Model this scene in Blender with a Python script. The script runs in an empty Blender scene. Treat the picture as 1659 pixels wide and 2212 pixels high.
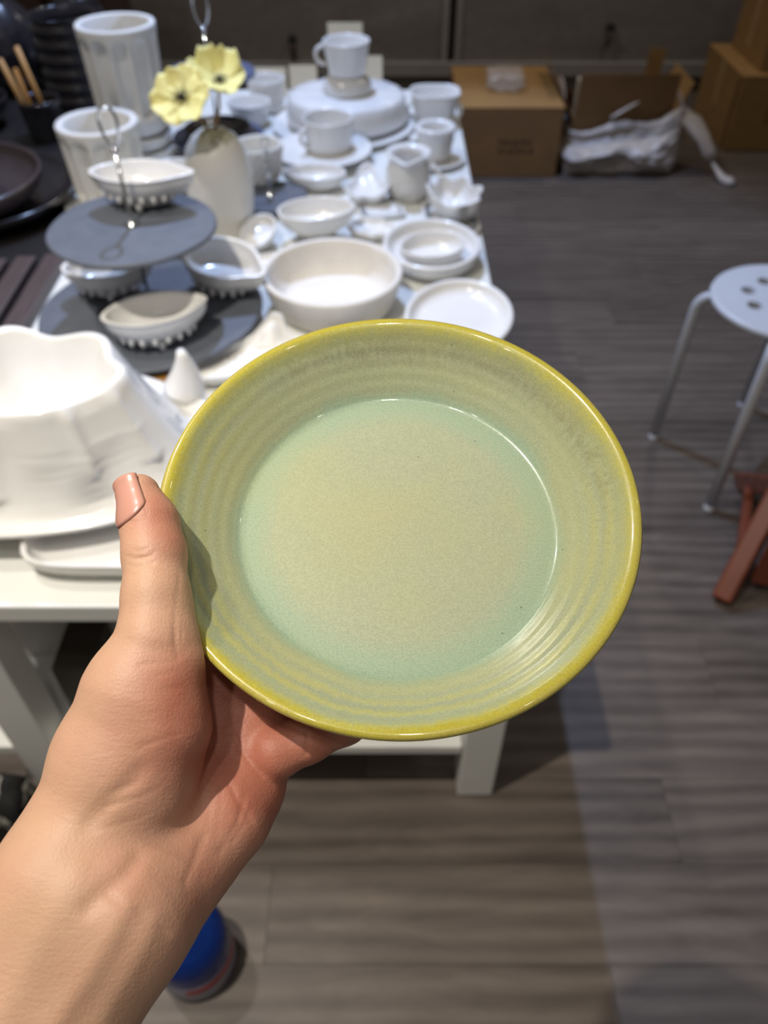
import bpy, bmesh, math, random
import numpy as np
from mathutils import Vector, Matrix
random.seed(7)
R = math.radians
PI = math.pi
sc = bpy.context.scene
C = sc.collection

# ------------------------------------------------------------------ camera, world, lights, exposure
CAM = Vector((0.0, 0.0, 1.35))
cd = bpy.data.cameras.new('camera')
cd.sensor_fit = 'HORIZONTAL'
cd.sensor_width = 5.465
cd.lens = 5.465 * 1700 / 1659
cd.clip_start = 0.02
cd.dof.use_dof = True
cd.dof.focus_distance = 0.285
cd.dof.aperture_fstop = 2.0
cam = bpy.data.objects.new('camera', cd)
cam.location = CAM
cam.rotation_euler = (R(45), 0, 0)
C.objects.link(cam)
sc.camera = cam

sc.view_settings.view_transform = 'Standard'
sc.view_settings.look = 'None'
sc.view_settings.gamma = 1.0
sc.view_settings.exposure = -0.10
sc.view_settings.use_curve_mapping = False

w = bpy.data.worlds.new('shop_ambient')
sc.world = w
w.use_nodes = True
w.node_tree.nodes['Background'].inputs[0].default_value = (1.0, 0.94, 0.88, 1)
w.node_tree.nodes['Background'].inputs[1].default_value = 0.12


def lamp(name, kind, loc, target, power, col, size, spot=None, blend=0.5):
    d = bpy.data.lights.new(name, kind)
    d.energy = power
    d.color = col
    d.shadow_soft_size = size
    if kind == 'SPOT':
        d.spot_size = R(spot)
        d.spot_blend = blend
    o = bpy.data.objects.new(name, d)
    o.location = loc
    o.rotation_euler = (Vector(target) - Vector(loc)).to_track_quat('-Z', 'Y').to_euler()
    C.objects.link(o)
    return o


WARM = (1.0, 0.93, 0.82)
COOL = (0.44, 0.60, 1.0)
lamp('track_spot_warm', 'SPOT', (-0.62, 0.20, 2.75), (-0.50, 0.66, 0.6), 190, WARM, 0.022, 64, 1.0)
lamp('track_spot_cool', 'SPOT', (-0.31, 2.45, 2.8), (0.0, 1.95, 0.4), 235, COOL, 0.03, 78, 0.30)
# smaller downlights of the same shop ceiling, plus one fill added for the tall vase
for nm, loc, pw, col, rad in (('downlight_and_fill', (0.08, -0.42, 2.8), 15, (1, .96, .90), .06),
                              ('downlight_and_fill', (-0.42, -0.42, 2.8), 12, (1, .96, .90), .06),
                              ('downlight_and_fill', (0.9, -0.7, 2.8), 5, WARM, .04),
                              ('downlight_and_fill', (-1.0, -0.9, 2.8), 8, WARM, .04),
                              ('downlight_and_fill', (1.5, 0.9, 2.8), 4, WARM, .03),
                              ('downlight_and_fill', (-1.10, 1.15, 2.8), 72, (1, .95, .90), .05),  # added fill that brightens the tall fluted vase and the left side
                              ('downlight_and_fill', (1.4, 3.85, 2.8), 36, (1, .90, .80), .05),
                              ('downlight_and_fill', (-0.5, 3.75, 2.8), 52, (1, .93, .86), .05)):
    lamp(nm, 'SPOT', loc, (loc[0], loc[1], 0), pw, col, rad, 125, 0.8)


# ------------------------------------------------------------------ material helpers
def srgb(r, g, b):
    f = lambda c: (c / 255 / 12.92) if c / 255 <= 0.04045 else ((c / 255 + 0.055) / 1.055) ** 2.4
    return (f(r), f(g), f(b), 1.0)


def new_mat(name):
    m = bpy.data.materials.new(name)
    m.use_nodes = True
    nt = m.node_tree
    b = nt.nodes['Principled BSDF']
    return m, nt, b


def node(nt, t, **kw):
    n = nt.nodes.new(t)
    for k, v in kw.items():
        setattr(n, k, v)
    return n


def ramp(nt, fac, stops, interp='LINEAR'):
    n = nt.nodes.new('ShaderNodeValToRGB')
    n.color_ramp.interpolation = interp
    e = n.color_ramp.elements
    while len(e) < len(stops):
        e.new(0.5)
    for i, (p, c) in enumerate(stops):
        e[i].position = p
        e[i].color = c
    nt.links.new(fac, n.inputs[0])
    return n.outputs[0]


def math_n(nt, op, a, b=None, c=None):
    n = nt.nodes.new('ShaderNodeMath')
    n.operation = op
    for i, v in enumerate((a, b, c)):
        if v is None:
            continue
        if isinstance(v, (int, float)):
            n.inputs[i].default_value = v
        else:
            nt.links.new(v, n.inputs[i])
    return n.outputs[0]


def mixc(nt, fac, a, b, mode='MIX'):
    n = nt.nodes.new('ShaderNodeMix')
    n.data_type = 'RGBA'
    n.blend_type = mode
    for sock, v in ((n.inputs[0], fac), (n.inputs[6], a), (n.inputs[7], b)):
        if isinstance(v, (int, float)):
            sock.default_value = v
        elif isinstance(v, tuple):
            sock.default_value = v
        else:
            nt.links.new(v, sock)
    return n.outputs[2]


def noise(nt, vec, scale, detail=3, rough=0.5, dist=0.0):
    n = nt.nodes.new('ShaderNodeTexNoise')
    n.inputs['Scale'].default_value = scale
    n.inputs['Detail'].default_value = detail
    n.inputs['Roughness'].default_value = rough
    n.inputs['Distortion'].default_value = dist
    if vec is not None:
        nt.links.new(vec, n.inputs['Vector'])
    return n.outputs['Fac']


def coords(nt, scale=(1, 1, 1), which='Object'):
    t = nt.nodes.new('ShaderNodeTexCoord')
    mp = nt.nodes.new('ShaderNodeMapping')
    mp.inputs['Scale'].default_value = scale
    nt.links.new(t.outputs[which], mp.inputs[0])
    return mp.outputs[0]


def bump(nt, b, h, strength=0.3, dist=0.001):
    n = nt.nodes.new('ShaderNodeBump')
    n.inputs['Strength'].default_value = strength
    n.inputs['Distance'].default_value = dist
    nt.links.new(h, n.inputs['Height'])
    nt.links.new(n.outputs[0], b.inputs['Normal'])


def simple(name, col, rough=0.5, var=0.12, scale=12.0, metal=0.0, coat=0.0, bmp=0.0, bscale=80.0, stretch=(1, 1, 1)):
    m, nt, b = new_mat(name)
    v = coords(nt, stretch)
    f = noise(nt, v, scale, 4)
    dark = tuple(c * (1 - var) for c in col[:3]) + (1,)
    lite = tuple(min(1, c * (1 + var)) for c in col[:3]) + (1,)
    nt.links.new(ramp(nt, f, [(0.3, dark), (0.7, lite)]), b.inputs['Base Color'])
    b.inputs['Roughness'].default_value = rough
    b.inputs['Metallic'].default_value = metal
    b.inputs['Coat Weight'].default_value = coat
    b.inputs['Coat Roughness'].default_value = 0.08
    if bmp:
        bump(nt, b, noise(nt, v, bscale, 4), bmp)
    return m


M = {}
M['white_glaze'] = simple('white_glaze', srgb(228, 226, 222), 0.22, 0.03, 20, coat=0.3)
M['white_matte'] = simple('white_matte_glaze', srgb(224, 221, 214), 0.5, 0.04, 30, bmp=0.15, bscale=220)
M['white_paint'] = simple('white_paint', srgb(222, 222, 216), 0.4, 0.03, 6)
M['plaster'] = simple('white_bisque', srgb(218, 213, 205), 0.65, 0.04, 25, bmp=0.12, bscale=200)
M['slate'] = simple('slate', srgb(88, 92, 100), 0.55, 0.10, 30, bmp=0.5, bscale=90)
M['blue_plate'] = simple('blue_grey_glaze', srgb(78, 88, 118), 0.4, 0.08, 20)
M['black_glaze'] = simple('black_glaze', srgb(34, 32, 36), 0.22, 0.2, 15, coat=0.4)
M['dark_brown_glaze'] = simple('dark_brown_glaze', srgb(66, 56, 58), 0.3, 0.15, 15, coat=0.3)
M['dark_board'] = simple('dark_stained_board', srgb(74, 62, 60), 0.45, 0.2, 8, stretch=(20, 1.5, 1.5))
M['black_table'] = simple('black_table_paint', srgb(30, 27, 26), 0.45, 0.2, 9)
M['chrome'] = simple('chrome', (0.75, 0.76, 0.78, 1), 0.12, 0.03, 10, metal=1.0)
M['carton'] = simple('corrugated_cardboard', srgb(152, 116, 68), 0.75, 0.10, 10, bmp=0.15, bscale=60, stretch=(1, 1, 6))
M['carton_dark'] = simple('shaded_cardboard', srgb(126, 92, 54), 0.75, 0.10, 10, bmp=0.15, bscale=60)  # same cardboard, darkened for carton walls and flaps in shade
M['tape'] = simple('packing_tape', srgb(176, 142, 96), 0.3, 0.05, 10)
M['ink'] = simple('printing_ink', srgb(88, 62, 38), 0.7, 0.3, 60)
M['plastic_bag'] = simple('white_plastic_bag', srgb(188, 180, 174), 0.35, 0.08, 14, bmp=0.4, bscale=30)
M['foam'] = simple('white_foam', srgb(205, 200, 194), 0.7, 0.04, 30)
M['brown_plastic'] = simple('red_brown_plastic', srgb(118, 60, 38), 0.35, 0.10, 8)
M['stool_white'] = simple('white_powder_coat', srgb(208, 210, 214), 0.35, 0.03, 10)
M['stick'] = simple('bare_wood_stick', srgb(196, 148, 88), 0.55, 0.12, 12, stretch=(8, 8, 1))
M['wood'] = simple('golden_wood', srgb(150, 106, 42), 0.5, 0.18, 8, stretch=(1, 10, 10))
M['wire'] = simple('aluminium', srgb(172, 168, 164), 0.4, 0.04, 10, metal=0.3)
M['card'] = simple('cream_card', srgb(216, 204, 178), 0.7, 0.04, 10)
M['knob'] = simple('black_peg', srgb(18, 17, 17), 0.5, 0.2, 10)
M['petal'] = simple('yellow_petal', srgb(240, 230, 150), 0.6, 0.08, 40, bmp=0.3, bscale=120)
M['stamen'] = simple('dark_stamen', srgb(42, 40, 30), 0.8, 0.3, 200)
M['stem'] = simple('brown_stem', srgb(150, 122, 74), 0.6, 0.2, 60)
M['orange'] = simple('orange_paint', srgb(190, 104, 34), 0.5, 0.1, 6)
M['shelf_brown'] = simple('dark_brown_wood', srgb(62, 44, 32), 0.5, 0.2, 8, stretch=(2, 2, 12))
M['blue_wall'] = simple('blue_grey_panel', srgb(96, 100, 128), 0.6, 0.06, 6)
M['grey_board'] = simple('grey_white_board', srgb(196, 194, 188), 0.5, 0.04, 6)
M['dark_infill'] = simple('dark_brown_infill', srgb(52, 44, 36), 0.6, 0.1, 6)  # subfloor, wall groove and the block that stands for shade
M['decal'] = simple('pinkish_decal', srgb(206, 164, 150), 0.3, 0.2, 80)


def mat_floor():
    m, nt, b = new_mat('grey_brown_vinyl_plank')
    oi = node(nt, 'ShaderNodeObjectInfo')
    tc = node(nt, 'ShaderNodeTexCoord')
    add = node(nt, 'ShaderNodeVectorMath', operation='ADD')
    cmb = node(nt, 'ShaderNodeCombineXYZ')
    nt.links.new(math_n(nt, 'MULTIPLY', oi.outputs['Random'], 37.0), cmb.inputs[0])
    nt.links.new(math_n(nt, 'MULTIPLY', oi.outputs['Random'], 61.0), cmb.inputs[1])
    nt.links.new(tc.outputs['Object'], add.inputs[0])
    nt.links.new(cmb.outputs[0], add.inputs[1])
    mp = node(nt, 'ShaderNodeMapping')
    mp.inputs['Scale'].default_value = (1.0, 5.0, 5.0)
    nt.links.new(add.outputs[0], mp.inputs[0])
    n1 = noise(nt, mp.outputs[0], 3.0, 6, 0.6, 1.2)
    n2 = noise(nt, mp.outputs[0], 14.0, 5, 0.65, 0.5)
    mp2 = node(nt, 'ShaderNodeMapping')
    mp2.inputs['Scale'].default_value = (1.6, 9.0, 1.0)
    nt.links.new(add.outputs[0], mp2.inputs[0])
    wv = node(nt, 'ShaderNodeTexWave', wave_type='RINGS')
    wv.inputs['Scale'].default_value = 0.9
    wv.inputs['Distortion'].default_value = 5.0
    wv.inputs['Detail'].default_value = 3.0
    wv.inputs['Detail Scale'].default_value = 1.2
    nt.links.new(mp2.outputs[0], wv.inputs['Vector'])
    s = math_n(nt, 'ADD', math_n(nt, 'MULTIPLY', n1, 0.5), math_n(nt, 'MULTIPLY', n2, 0.16))
    s = math_n(nt, 'ADD', s, math_n(nt, 'MULTIPLY', wv.outputs['Fac'], 0.17))
    s = math_n(nt, 'ADD', s, math_n(nt, 'MULTIPLY', math_n(nt, 'SUBTRACT', oi.outputs['Random'], 0.5), 0.12))
    col = ramp(nt, s, [(0.22, srgb(72, 63, 56)), (0.45, srgb(97, 87, 79)), (0.68, srgb(120, 109, 98))])
    nt.links.new(col, b.inputs['Base Color'])
    b.inputs['Roughness'].default_value = 0.46
    b.inputs['Specular IOR Level'].default_value = 0.35
    bump(nt, b, s, 0.15, 0.001)
    return m


M['floor'] = mat_floor()


def mat_concrete():
    m, nt, b = new_mat('grey_concrete_panel')
    v = coords(nt, (1, 1, 2.2))
    n1 = noise(nt, v, 2.2, 7, 0.62, 0.6)
    n2 = noise(nt, v, 18, 5, 0.6)
    s = math_n(nt, 'ADD', math_n(nt, 'MULTIPLY', n1, 0.7), math_n(nt, 'MULTIPLY', n2, 0.3))
    nt.links.new(ramp(nt, s, [(0.3, srgb(112, 105, 98)), (0.55, srgb(136, 129, 122)), (0.75, srgb(158, 152, 144))]), b.inputs['Base Color'])
    b.inputs['Roughness'].default_value = 0.6
    bump(nt, b, s, 0.2, 0.003)
    return m


M['concrete'] = mat_concrete()


def mat_vase_drip():
    # white body with a grey-olive glaze run around the mouth
    m, nt, b = new_mat('white_body_grey_drip')
    tc = node(nt, 'ShaderNodeTexCoord')
    sx = node(nt, 'ShaderNodeSeparateXYZ')
    nt.links.new(tc.outputs['Object'], sx.inputs[0])
    n1 = noise(nt, coords(nt, (45, 45, 2)), 1.0, 2)
    h = math_n(nt, 'ADD', sx.outputs[2], math_n(nt, 'MULTIPLY', n1, 0.10))
    nt.links.new(ramp(nt, h, [(0.258, srgb(222, 218, 210)), (0.264, srgb(176, 170, 150))]), b.inputs['Base Color'])
    b.inputs['Roughness'].default_value = 0.35
    return m


M['vase'] = mat_vase_drip()


def mat_pattern():
    m, nt, b = new_mat('black_cloth_white_print')
    v = coords(nt, (1, 1, 1))
    n1 = noise(nt, v, 26, 2, 0.5, 1.5)
    nt.links.new(ramp(nt, n1, [(0.53, srgb(14, 13, 12)), (0.57, srgb(178, 176, 164))]), b.inputs['Base Color'])
    b.inputs['Roughness'].default_value = 0.8
    return m


M['pattern'] = mat_pattern()


def mat_clear(name, col, rough=0.05, trans=1.0):
    m, nt, b = new_mat(name)
    n1 = noise(nt, coords(nt), 20, 3)
    dark = tuple(c * 0.9 for c in col[:3]) + (1,)
    nt.links.new(ramp(nt, n1, [(0.3, dark), (0.7, col)]), b.inputs['Base Color'])
    b.inputs['Roughness'].default_value = rough
    b.inputs['Transmission Weight'].default_value = trans
    b.inputs['IOR'].default_value = 1.4
    return m


M['clear'] = simple('clear_film', (0.8, 0.78, 0.75, 1), 0.12, 0.03, 10, coat=0.5)
M['clear'].node_tree.nodes['Principled BSDF'].inputs['Alpha'].default_value = 0.30
M['blue_bottle'] = mat_clear('blue_bottle_plastic', srgb(14, 52, 132), 0.15, 0.25)


def mat_label():
    m, nt, b = new_mat('blue_white_red_label')
    tc = node(nt, 'ShaderNodeTexCoord')
    sx = node(nt, 'ShaderNodeSeparateXYZ')
    nt.links.new(tc.outputs['Object'], sx.inputs[0])
    n1 = noise(nt, coords(nt, (34, 34, 10)), 1.0, 1)
    band = math_n(nt, 'MULTIPLY', math_n(nt, 'GREATER_THAN', sx.outputs[2], 0.046), math_n(nt, 'LESS_THAN', sx.outputs[2], 0.066))
    red = math_n(nt, 'MULTIPLY', band, math_n(nt, 'GREATER_THAN', n1, 0.48))
    c = mixc(nt, red, srgb(140, 140, 158), srgb(160, 46, 42))
    nt.links.new(c, b.inputs['Base Color'])
    b.inputs['Roughness'].default_value = 0.35
    return m


M['label'] = mat_label()


def mat_glaze():
    m, nt, b = new_mat('yellow_green_reactive_glaze')
    tc = node(nt, 'ShaderNodeTexCoord')
    sx = node(nt, 'ShaderNodeSeparateXYZ')
    nt.links.new(tc.outputs['Object'], sx.inputs[0])
    x, y, z = sx.outputs
    r = math_n(nt, 'SQRT', math_n(nt, 'ADD', math_n(nt, 'MULTIPLY', x, x), math_n(nt, 'MULTIPLY', y, y)))
    ang = math_n(nt, 'ARCTAN2', y, x)
    # noise stretched across the rings: streaks that run along the radius
    cb = node(nt, 'ShaderNodeCombineXYZ')
    inv = math_n(nt, 'DIVIDE', 1.0, math_n(nt, 'MAXIMUM', r, 0.004))
    nt.links.new(math_n(nt, 'MULTIPLY', math_n(nt, 'MULTIPLY', x, inv), 38.0), cb.inputs[0])
    nt.links.new(math_n(nt, 'MULTIPLY', math_n(nt, 'MULTIPLY', y, inv), 38.0), cb.inputs[1])
    nt.links.new(math_n(nt, 'MULTIPLY', r, 260.0), cb.inputs[2])
    streak = noise(nt, cb.outputs[0], 1.0, 4, 0.6)
    big = noise(nt, coords(nt), 26, 3)
    wob = math_n(nt, 'MULTIPLY', math_n(nt, 'SUBTRACT', streak, 0.5), 0.0040)
    wob2 = math_n(nt, 'MULTIPLY', math_n(nt, 'SUBTRACT', big, 0.5), 0.0065)
    rr = math_n(nt, 'ADD', r, math_n(nt, 'ADD', wob, wob2))
    t = math_n(nt, 'DIVIDE', rr, 0.092)
    S = [(0.00, srgb(180, 182, 157)), (0.52, srgb(177, 183, 158)), (0.615, srgb(166, 183, 161)), (0.685, srgb(161, 181, 158)),
         (0.715, srgb(174, 180, 148)), (0.755, srgb(184, 186, 146)), (0.785, srgb(168, 176, 152)),
         (0.815, srgb(192, 190, 132)), (0.84, srgb(164, 172, 152)), (0.868, srgb(194, 191, 124)), (0.89, srgb(168, 177, 152)),
         (0.915, srgb(176, 183, 148)), (0.935, srgb(194, 188, 106)), (0.955, srgb(190, 179, 62)), (0.975, srgb(196, 182, 88)), (1.0, srgb(186, 174, 92))]
    rings = ramp(nt, t, S)
    plain = ramp(nt, t, [q for q in S if q[0] < 0.70] + [(0.72, srgb(172, 179, 150)), (0.78, srgb(176, 181, 148)), (0.86, srgb(172, 178, 150)), (0.90, srgb(180, 184, 142))] + [q for q in S if q[0] > 0.93])
    # the rings show clearly only where the glaze pooled, on one side of the plate
    lean = math_n(nt, 'ADD', math_n(nt, 'MULTIPLY', y, -6.5), math_n(nt, 'MULTIPLY', x, -1.5))
    patch = noise(nt, coords(nt), 21, 3)
    fr = math_n(nt, 'ADD', math_n(nt, 'ADD', lean, 0.42), math_n(nt, 'MULTIPLY', math_n(nt, 'SUBTRACT', patch, 0.5), 1.6))
    n_cl = node(nt, 'ShaderNodeClamp')
    nt.links.new(fr, n_cl.inputs[0])
    col = mixc(nt, n_cl.outputs[0], plain, rings)
    # brownish iron bloom under the rim on the opposite side
    bl = math_n(nt, 'MULTIPLY', ramp(nt, t, [(0.80, (0, 0, 0, 1)), (0.86, (1, 1, 1, 1)), (0.89, (1, 1, 1, 1)), (0.93, (0, 0, 0, 1))]),
                ramp(nt, math_n(nt, 'ADD', math_n(nt, 'MULTIPLY', math_n(nt, 'ADD', y, math_n(nt, 'MULTIPLY', x, 0.5)), 6.0), streak), [(0.70, (0, 0, 0, 1)), (1.0, (1, 1, 1, 1))]))
    col = mixc(nt, math_n(nt, 'MULTIPLY', bl, 0.38), col, srgb(128, 118, 92))
    # throwing rings: thin glaze over the ridges shows grey, thick glaze in the grooves yellow
    fine = noise(nt, coords(nt), 1300, 2, 0.8)
    col = mixc(nt, 0.42, col, ramp(nt, fine, [(0.35, srgb(88, 92, 80)), (0.65, srgb(205, 205, 170))]), 'SOFT_LIGHT')
    warm = noise(nt, coords(nt), 17, 2)
    col = mixc(nt, math_n(nt, 'MULTIPLY', ramp(nt, warm, [(0.45, (0, 0, 0, 1)), (0.75, (1, 1, 1, 1))]), 0.25), col, srgb(196, 184, 108))
    # brown iron specks
    vo = node(nt, 'ShaderNodeTexVoronoi')
    vo.inputs['Scale'].default_value = 135
    nt.links.new(coords(nt), vo.inputs['Vector'])
    sel = math_n(nt, 'GREATER_THAN', math_n(nt, 'FRACT', math_n(nt, 'MULTIPLY', vo.outputs['Color'], 7.3)), 0.90)
    sp = math_n(nt, 'MULTIPLY', math_n(nt, 'LESS_THAN', vo.outputs['Distance'], 0.055), sel)
    col = mixc(nt, math_n(nt, 'MULTIPLY', sp, 0.7), col, srgb(94, 88, 66))
    nt.links.new(col, b.inputs['Base Color'])
    b.inputs['Roughness'].default_value = 0.28
    b.inputs['Coat Weight'].default_value = 1.0
    b.inputs['Coat Roughness'].default_value = 0.045
    bump(nt, b, noise(nt, coords(nt), 420, 2), 0.06, 0.0006)
    return m


M['glaze'] = mat_glaze()


def mat_skin():
    m, nt, b = new_mat('skin')
    at = node(nt, 'ShaderNodeAttribute')
    at.attribute_name = 'redness'
    v = coords(nt)
    n1 = noise(nt, v, 45, 4, 0.6)
    n2 = noise(nt, v, 160, 3, 0.6)
    f = math_n(nt, 'ADD', at.outputs['Fac'], math_n(nt, 'MULTIPLY', math_n(nt, 'SUBTRACT', n1, 0.5), 0.7))
    col = ramp(nt, f, [(0.0, srgb(206, 166, 136)), (0.35, srgb(206, 160, 134)), (0.7, srgb(198, 142, 118)), (1.0, srgb(184, 116, 94))])
    col = mixc(nt, 0.10, col, ramp(nt, n2, [(0.3, srgb(150, 110, 90)), (0.7, srgb(235, 205, 185))]), 'SOFT_LIGHT')
    nt.links.new(col, b.inputs['Base Color'])
    b.inputs['Roughness'].default_value = 0.50
    b.inputs['Specular IOR Level'].default_value = 0.42
    b.inputs['Subsurface Weight'].default_value = 0.15
    b.inputs['Subsurface Radius'].default_value = (1.0, 0.35, 0.2)
    b.inputs['Subsurface Scale'].default_value = 0.006
    vo = node(nt, 'ShaderNodeTexVoronoi')
    vo.inputs['Scale'].default_value = 1250
    nt.links.new(coords(nt, (1.0, 0.75, 0.75)), vo.inputs['Vector'])
    lines = noise(nt, coords(nt, (0.35, 1.6, 1.0)), 620, 4, 0.65)
    folds = noise(nt, coords(nt, (0.5, 1.4, 1.0)), 150, 3, 0.6)
    h = math_n(nt, 'ADD', math_n(nt, 'MULTIPLY', vo.outputs['Distance'], 0.45), math_n(nt, 'MULTIPLY', lines, 0.9))
    h = math_n(nt, 'ADD', h, math_n(nt, 'MULTIPLY', folds, 0.9))
    bump(nt, b, h, 0.40, 0.00045)
    return m


M['skin'] = mat_skin()
M['nail'] = simple('fingernail', srgb(206, 150, 132), 0.32, 0.05, 60, coat=0.3)


# ------------------------------------------------------------------ geometry helpers
def tag(o, label=None, cat=None, group=None, kind=None):
    if label: o['label'] = label
    if cat: o['category'] = cat
    if group: o['group'] = group
    if kind: o['kind'] = kind
    return o


def mobj(name, verts, faces, m, parent=None, loc=None, rot=None, smooth=True, label=None, cat=None, group=None, kind=None):
    me = bpy.data.meshes.new(name)
    me.from_pydata([tuple(v) for v in verts], [], [tuple(f) for f in faces])
    me.update()
    if smooth:
        me.polygons.foreach_set('use_smooth', [True] * len(me.polygons))
    if m is not None:
        me.materials.append(M[m] if isinstance(m, str) else m)
    o = bpy.data.objects.new(name, me)
    C.objects.link(o)
    if parent: o.parent = parent
    if loc is not None: o.location = loc
    if rot is not None: o.rotation_euler = rot
    return tag(o, label, cat, group, kind)


def share(name, src, parent=None, loc=(0, 0, 0), rot=(0, 0, 0), scale=(1, 1, 1)):
    o = bpy.data.objects.new(name, src.data)
    C.objects.link(o)
    o.parent = parent
    o.location = loc
    o.rotation_euler = rot
    o.scale = scale
    return o


def thing(name, label, cat, loc=(0, 0, 0), rz=0.0, group=None):
    o = bpy.data.objects.new(name, None)
    o.empty_display_size = 0.05
    C.objects.link(o)
    o.location = loc
    o.rotation_euler = (0, 0, rz)
    return tag(o, label, cat, group)


def bm_obj(name, bm, m, parent=None, loc=None, rot=None, smooth=False, **kw):
    me = bpy.data.meshes.new(name)
    bmesh.ops.recalc_face_normals(bm, faces=bm.faces)
    bm.to_mesh(me)
    bm.free()
    if smooth:
        me.polygons.foreach_set('use_smooth', [True] * len(me.polygons))
    me.materials.append(M[m] if isinstance(m, str) else m)
    o = bpy.data.objects.new(name, me)
    C.objects.link(o)
    if parent: o.parent = parent
    if loc is not None: o.location = loc
    if rot is not None: o.rotation_euler = rot
    return tag(o, **kw)


def box(name, x0, x1, y0, y1, z0, z1, m, parent=None, bev=0.002, loc=None, rot=None, **kw):
    bm = bmesh.new()
    bmesh.ops.create_cube(bm, size=1)
    bmesh.ops.scale(bm, vec=(x1 - x0, y1 - y0, z1 - z0), verts=bm.verts)
    bmesh.ops.translate(bm, vec=((x0 + x1) / 2, (y0 + y1) / 2, (z0 + z1) / 2), verts=bm.verts)
    if bev:
        bmesh.ops.bevel(bm, geom=list(bm.edges), offset=bev, segments=2, affect='EDGES', profile=0.5)
    return bm_obj(name, bm, m, parent, loc, rot, **kw)


def lathe(prof, n=48, rx=1.0, ry=1.0, mod=None):
    """prof: list of (r, z) running from the bottom centre over the outside and the rim to the inner centre"""
    V, F = [], []
    rows = []
    for (r, z) in prof:
        if r < 1e-6:
            V.append((0, 0, z)); rows.append([len(V) - 1])
        else:
            row = []
            for k in range(n):
                a = 2 * PI * k / n
                x, y, zz = r * math.cos(a), r * math.sin(a), z
                if mod:
                    x, y, zz = mod(a, r, z, x, y)
                V.append((x * rx, y * ry, zz)); row.append(len(V) - 1)
            rows.append(row)
    for A, B in zip(rows[:-1], rows[1:]):
        if len(A) == 1 and len(B) == 1: continue
        if len(A) == 1:
            for k in range(n): F.append((A[0], B[(k + 1) % n], B[k]))
        elif len(B) == 1:
            for k in range(n): F.append((A[k], A[(k + 1) % n], B[0]))
        else:
            for k in range(n): F.append((A[k], A[(k + 1) % n], B[(k + 1) % n], B[k]))
    return V, F


def tube(path, r, n=10, closed=False, r2=None):
    P = [Vector(p) for p in path]
    V, F = [], []
    m = len(P)
    up = Vector((0, 0, 1))
    prevn = None
    for i, p in enumerate(P):
        if closed:
            t = P[(i + 1) % m] - P[i - 1]
        else:
            t = P[min(i + 1, m - 1)] - P[max(i - 1, 0)]
        t.normalize()
        nrm = prevn - prevn.dot(t) * t if prevn else (up - up.dot(t) * t if abs(t.z) < 0.95 else Vector((1, 0, 0)) - t.x * t)
        nrm.normalize(); prevn = nrm
        bn = t.cross(nrm)
        rad = r if r2 is None else r + (r2 - r) * i / (m - 1)
        for k in range(n):
            a = 2 * PI * k / n
            V.append(p + rad * (math.cos(a) * nrm + math.sin(a) * bn))
    rng = m if closed else m - 1
    for i in range(rng):
        j = (i + 1) % m
        for k in range(n):
            F.append((i * n + k, i * n + (k + 1) % n, j * n + (k + 1) % n, j * n + k))
    if not closed:
        V.append(P[0]); V.append(P[-1])
        for k in range(n):
            F.append((len(V) - 2, (k + 1) % n, k))
            F.append((len(V) - 1, (m - 1) * n + k, (m - 1) * n + (k + 1) % n))
    return V, F


def sphere(r, n=12, m=8):
    return lathe([(r * math.sin(PI * i / m) if 0 < i < m else 0, -r * math.cos(PI * i / m)) for i in range(m + 1)], n)


def p_bowl(Rr, h, fr=0.45, t=0.006, lip=0.0, foot=0.006):
    f = Rr * fr
    P = [(0, foot * 0.5), (f * 0.85, foot * 0.5), (f * 0.88, 0), (f, 0), (f * 1.01, foot)]
    for k in range(1, 8):
        a = k / 7 * PI / 2
        P.append((f + (Rr - f) * math.sin(a), foot + (h - foot) * (1 - math.cos(a))))
    P += [(Rr + lip, h + 0.001), (Rr + lip - t * 0.3, h + t * 0.35), (Rr - t * 0.8, h + t * 0.3), (Rr - t, h - 0.001)]
    for k in range(6, 0, -1):
        a = k / 7 * PI / 2
        P.append((f + (Rr - t - f) * math.sin(a), foot + t + (h - foot - t) * (1 - math.cos(a))))
    P += [(f * 0.9, foot + t), (f * 0.5, foot + t), (0, foot + t)]
    return P


def p_cup(R0, R1, h, t=0.005, floor=None):
    fl = t * 1.5 if floor is None else floor
    P = [(0, 0.002), (R0 * 0.8, 0.002), (R0 * 0.84, 0), (R0 * 0.95, 0), (R0, 0.004)]
    for k in range(1, 7):
        P.append((R0 + (R1 - R0) * k / 7, 0.004 + (h - 0.004) * k / 7))
    P += [(R1, h - 0.002), (R1 - t * 0.25, h), (R1 - t * 0.75, h), (R1 - t, h - 0.002)]
    for k in range(6, 0, -1):
        P.append((R0 + (R1 - R0) * k / 7 - t, fl + (h - fl) * k / 7))
    P += [(R0 - t * 1.2, fl + 0.002), (R0 * 0.7, fl), (0, fl)]
    return P


def p_plate(Rr, h, fr=0.6, t=0.005):
    f = Rr * fr
    return [(0, 0.002), (f * 0.9, 0.002), (f * 0.92, 0), (f, 0), (f * 1.05, 0.003), (Rr * 0.85, h * 0.55), (Rr, h - 0.001), (Rr, h + t * .3), (Rr - t * .7, h + t * 0.5),
            (Rr * 0.84, h * 0.55 + t), (f * 1.05, 0.004 + t), (f * 0.6, 0.003 + t), (0, 0.003 + t)]


def pottery(name, label, cat, prof, loc, m='white_glaze', n=48, rx=1, ry=1, rz=0, tilt=(0, 0), mod=None, group=None, parent=None):
    V, F = lathe(prof, n, rx, ry, mod)
    return mobj(name, V, F, m, parent, loc, (tilt[0], tilt[1], rz), True, label, cat, group)


def flutes(n, amp):
    def f(a, r, z, x, y):
        s = 1 + amp * math.cos(n * a)
        return x * s, y * s, z
    return f


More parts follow.
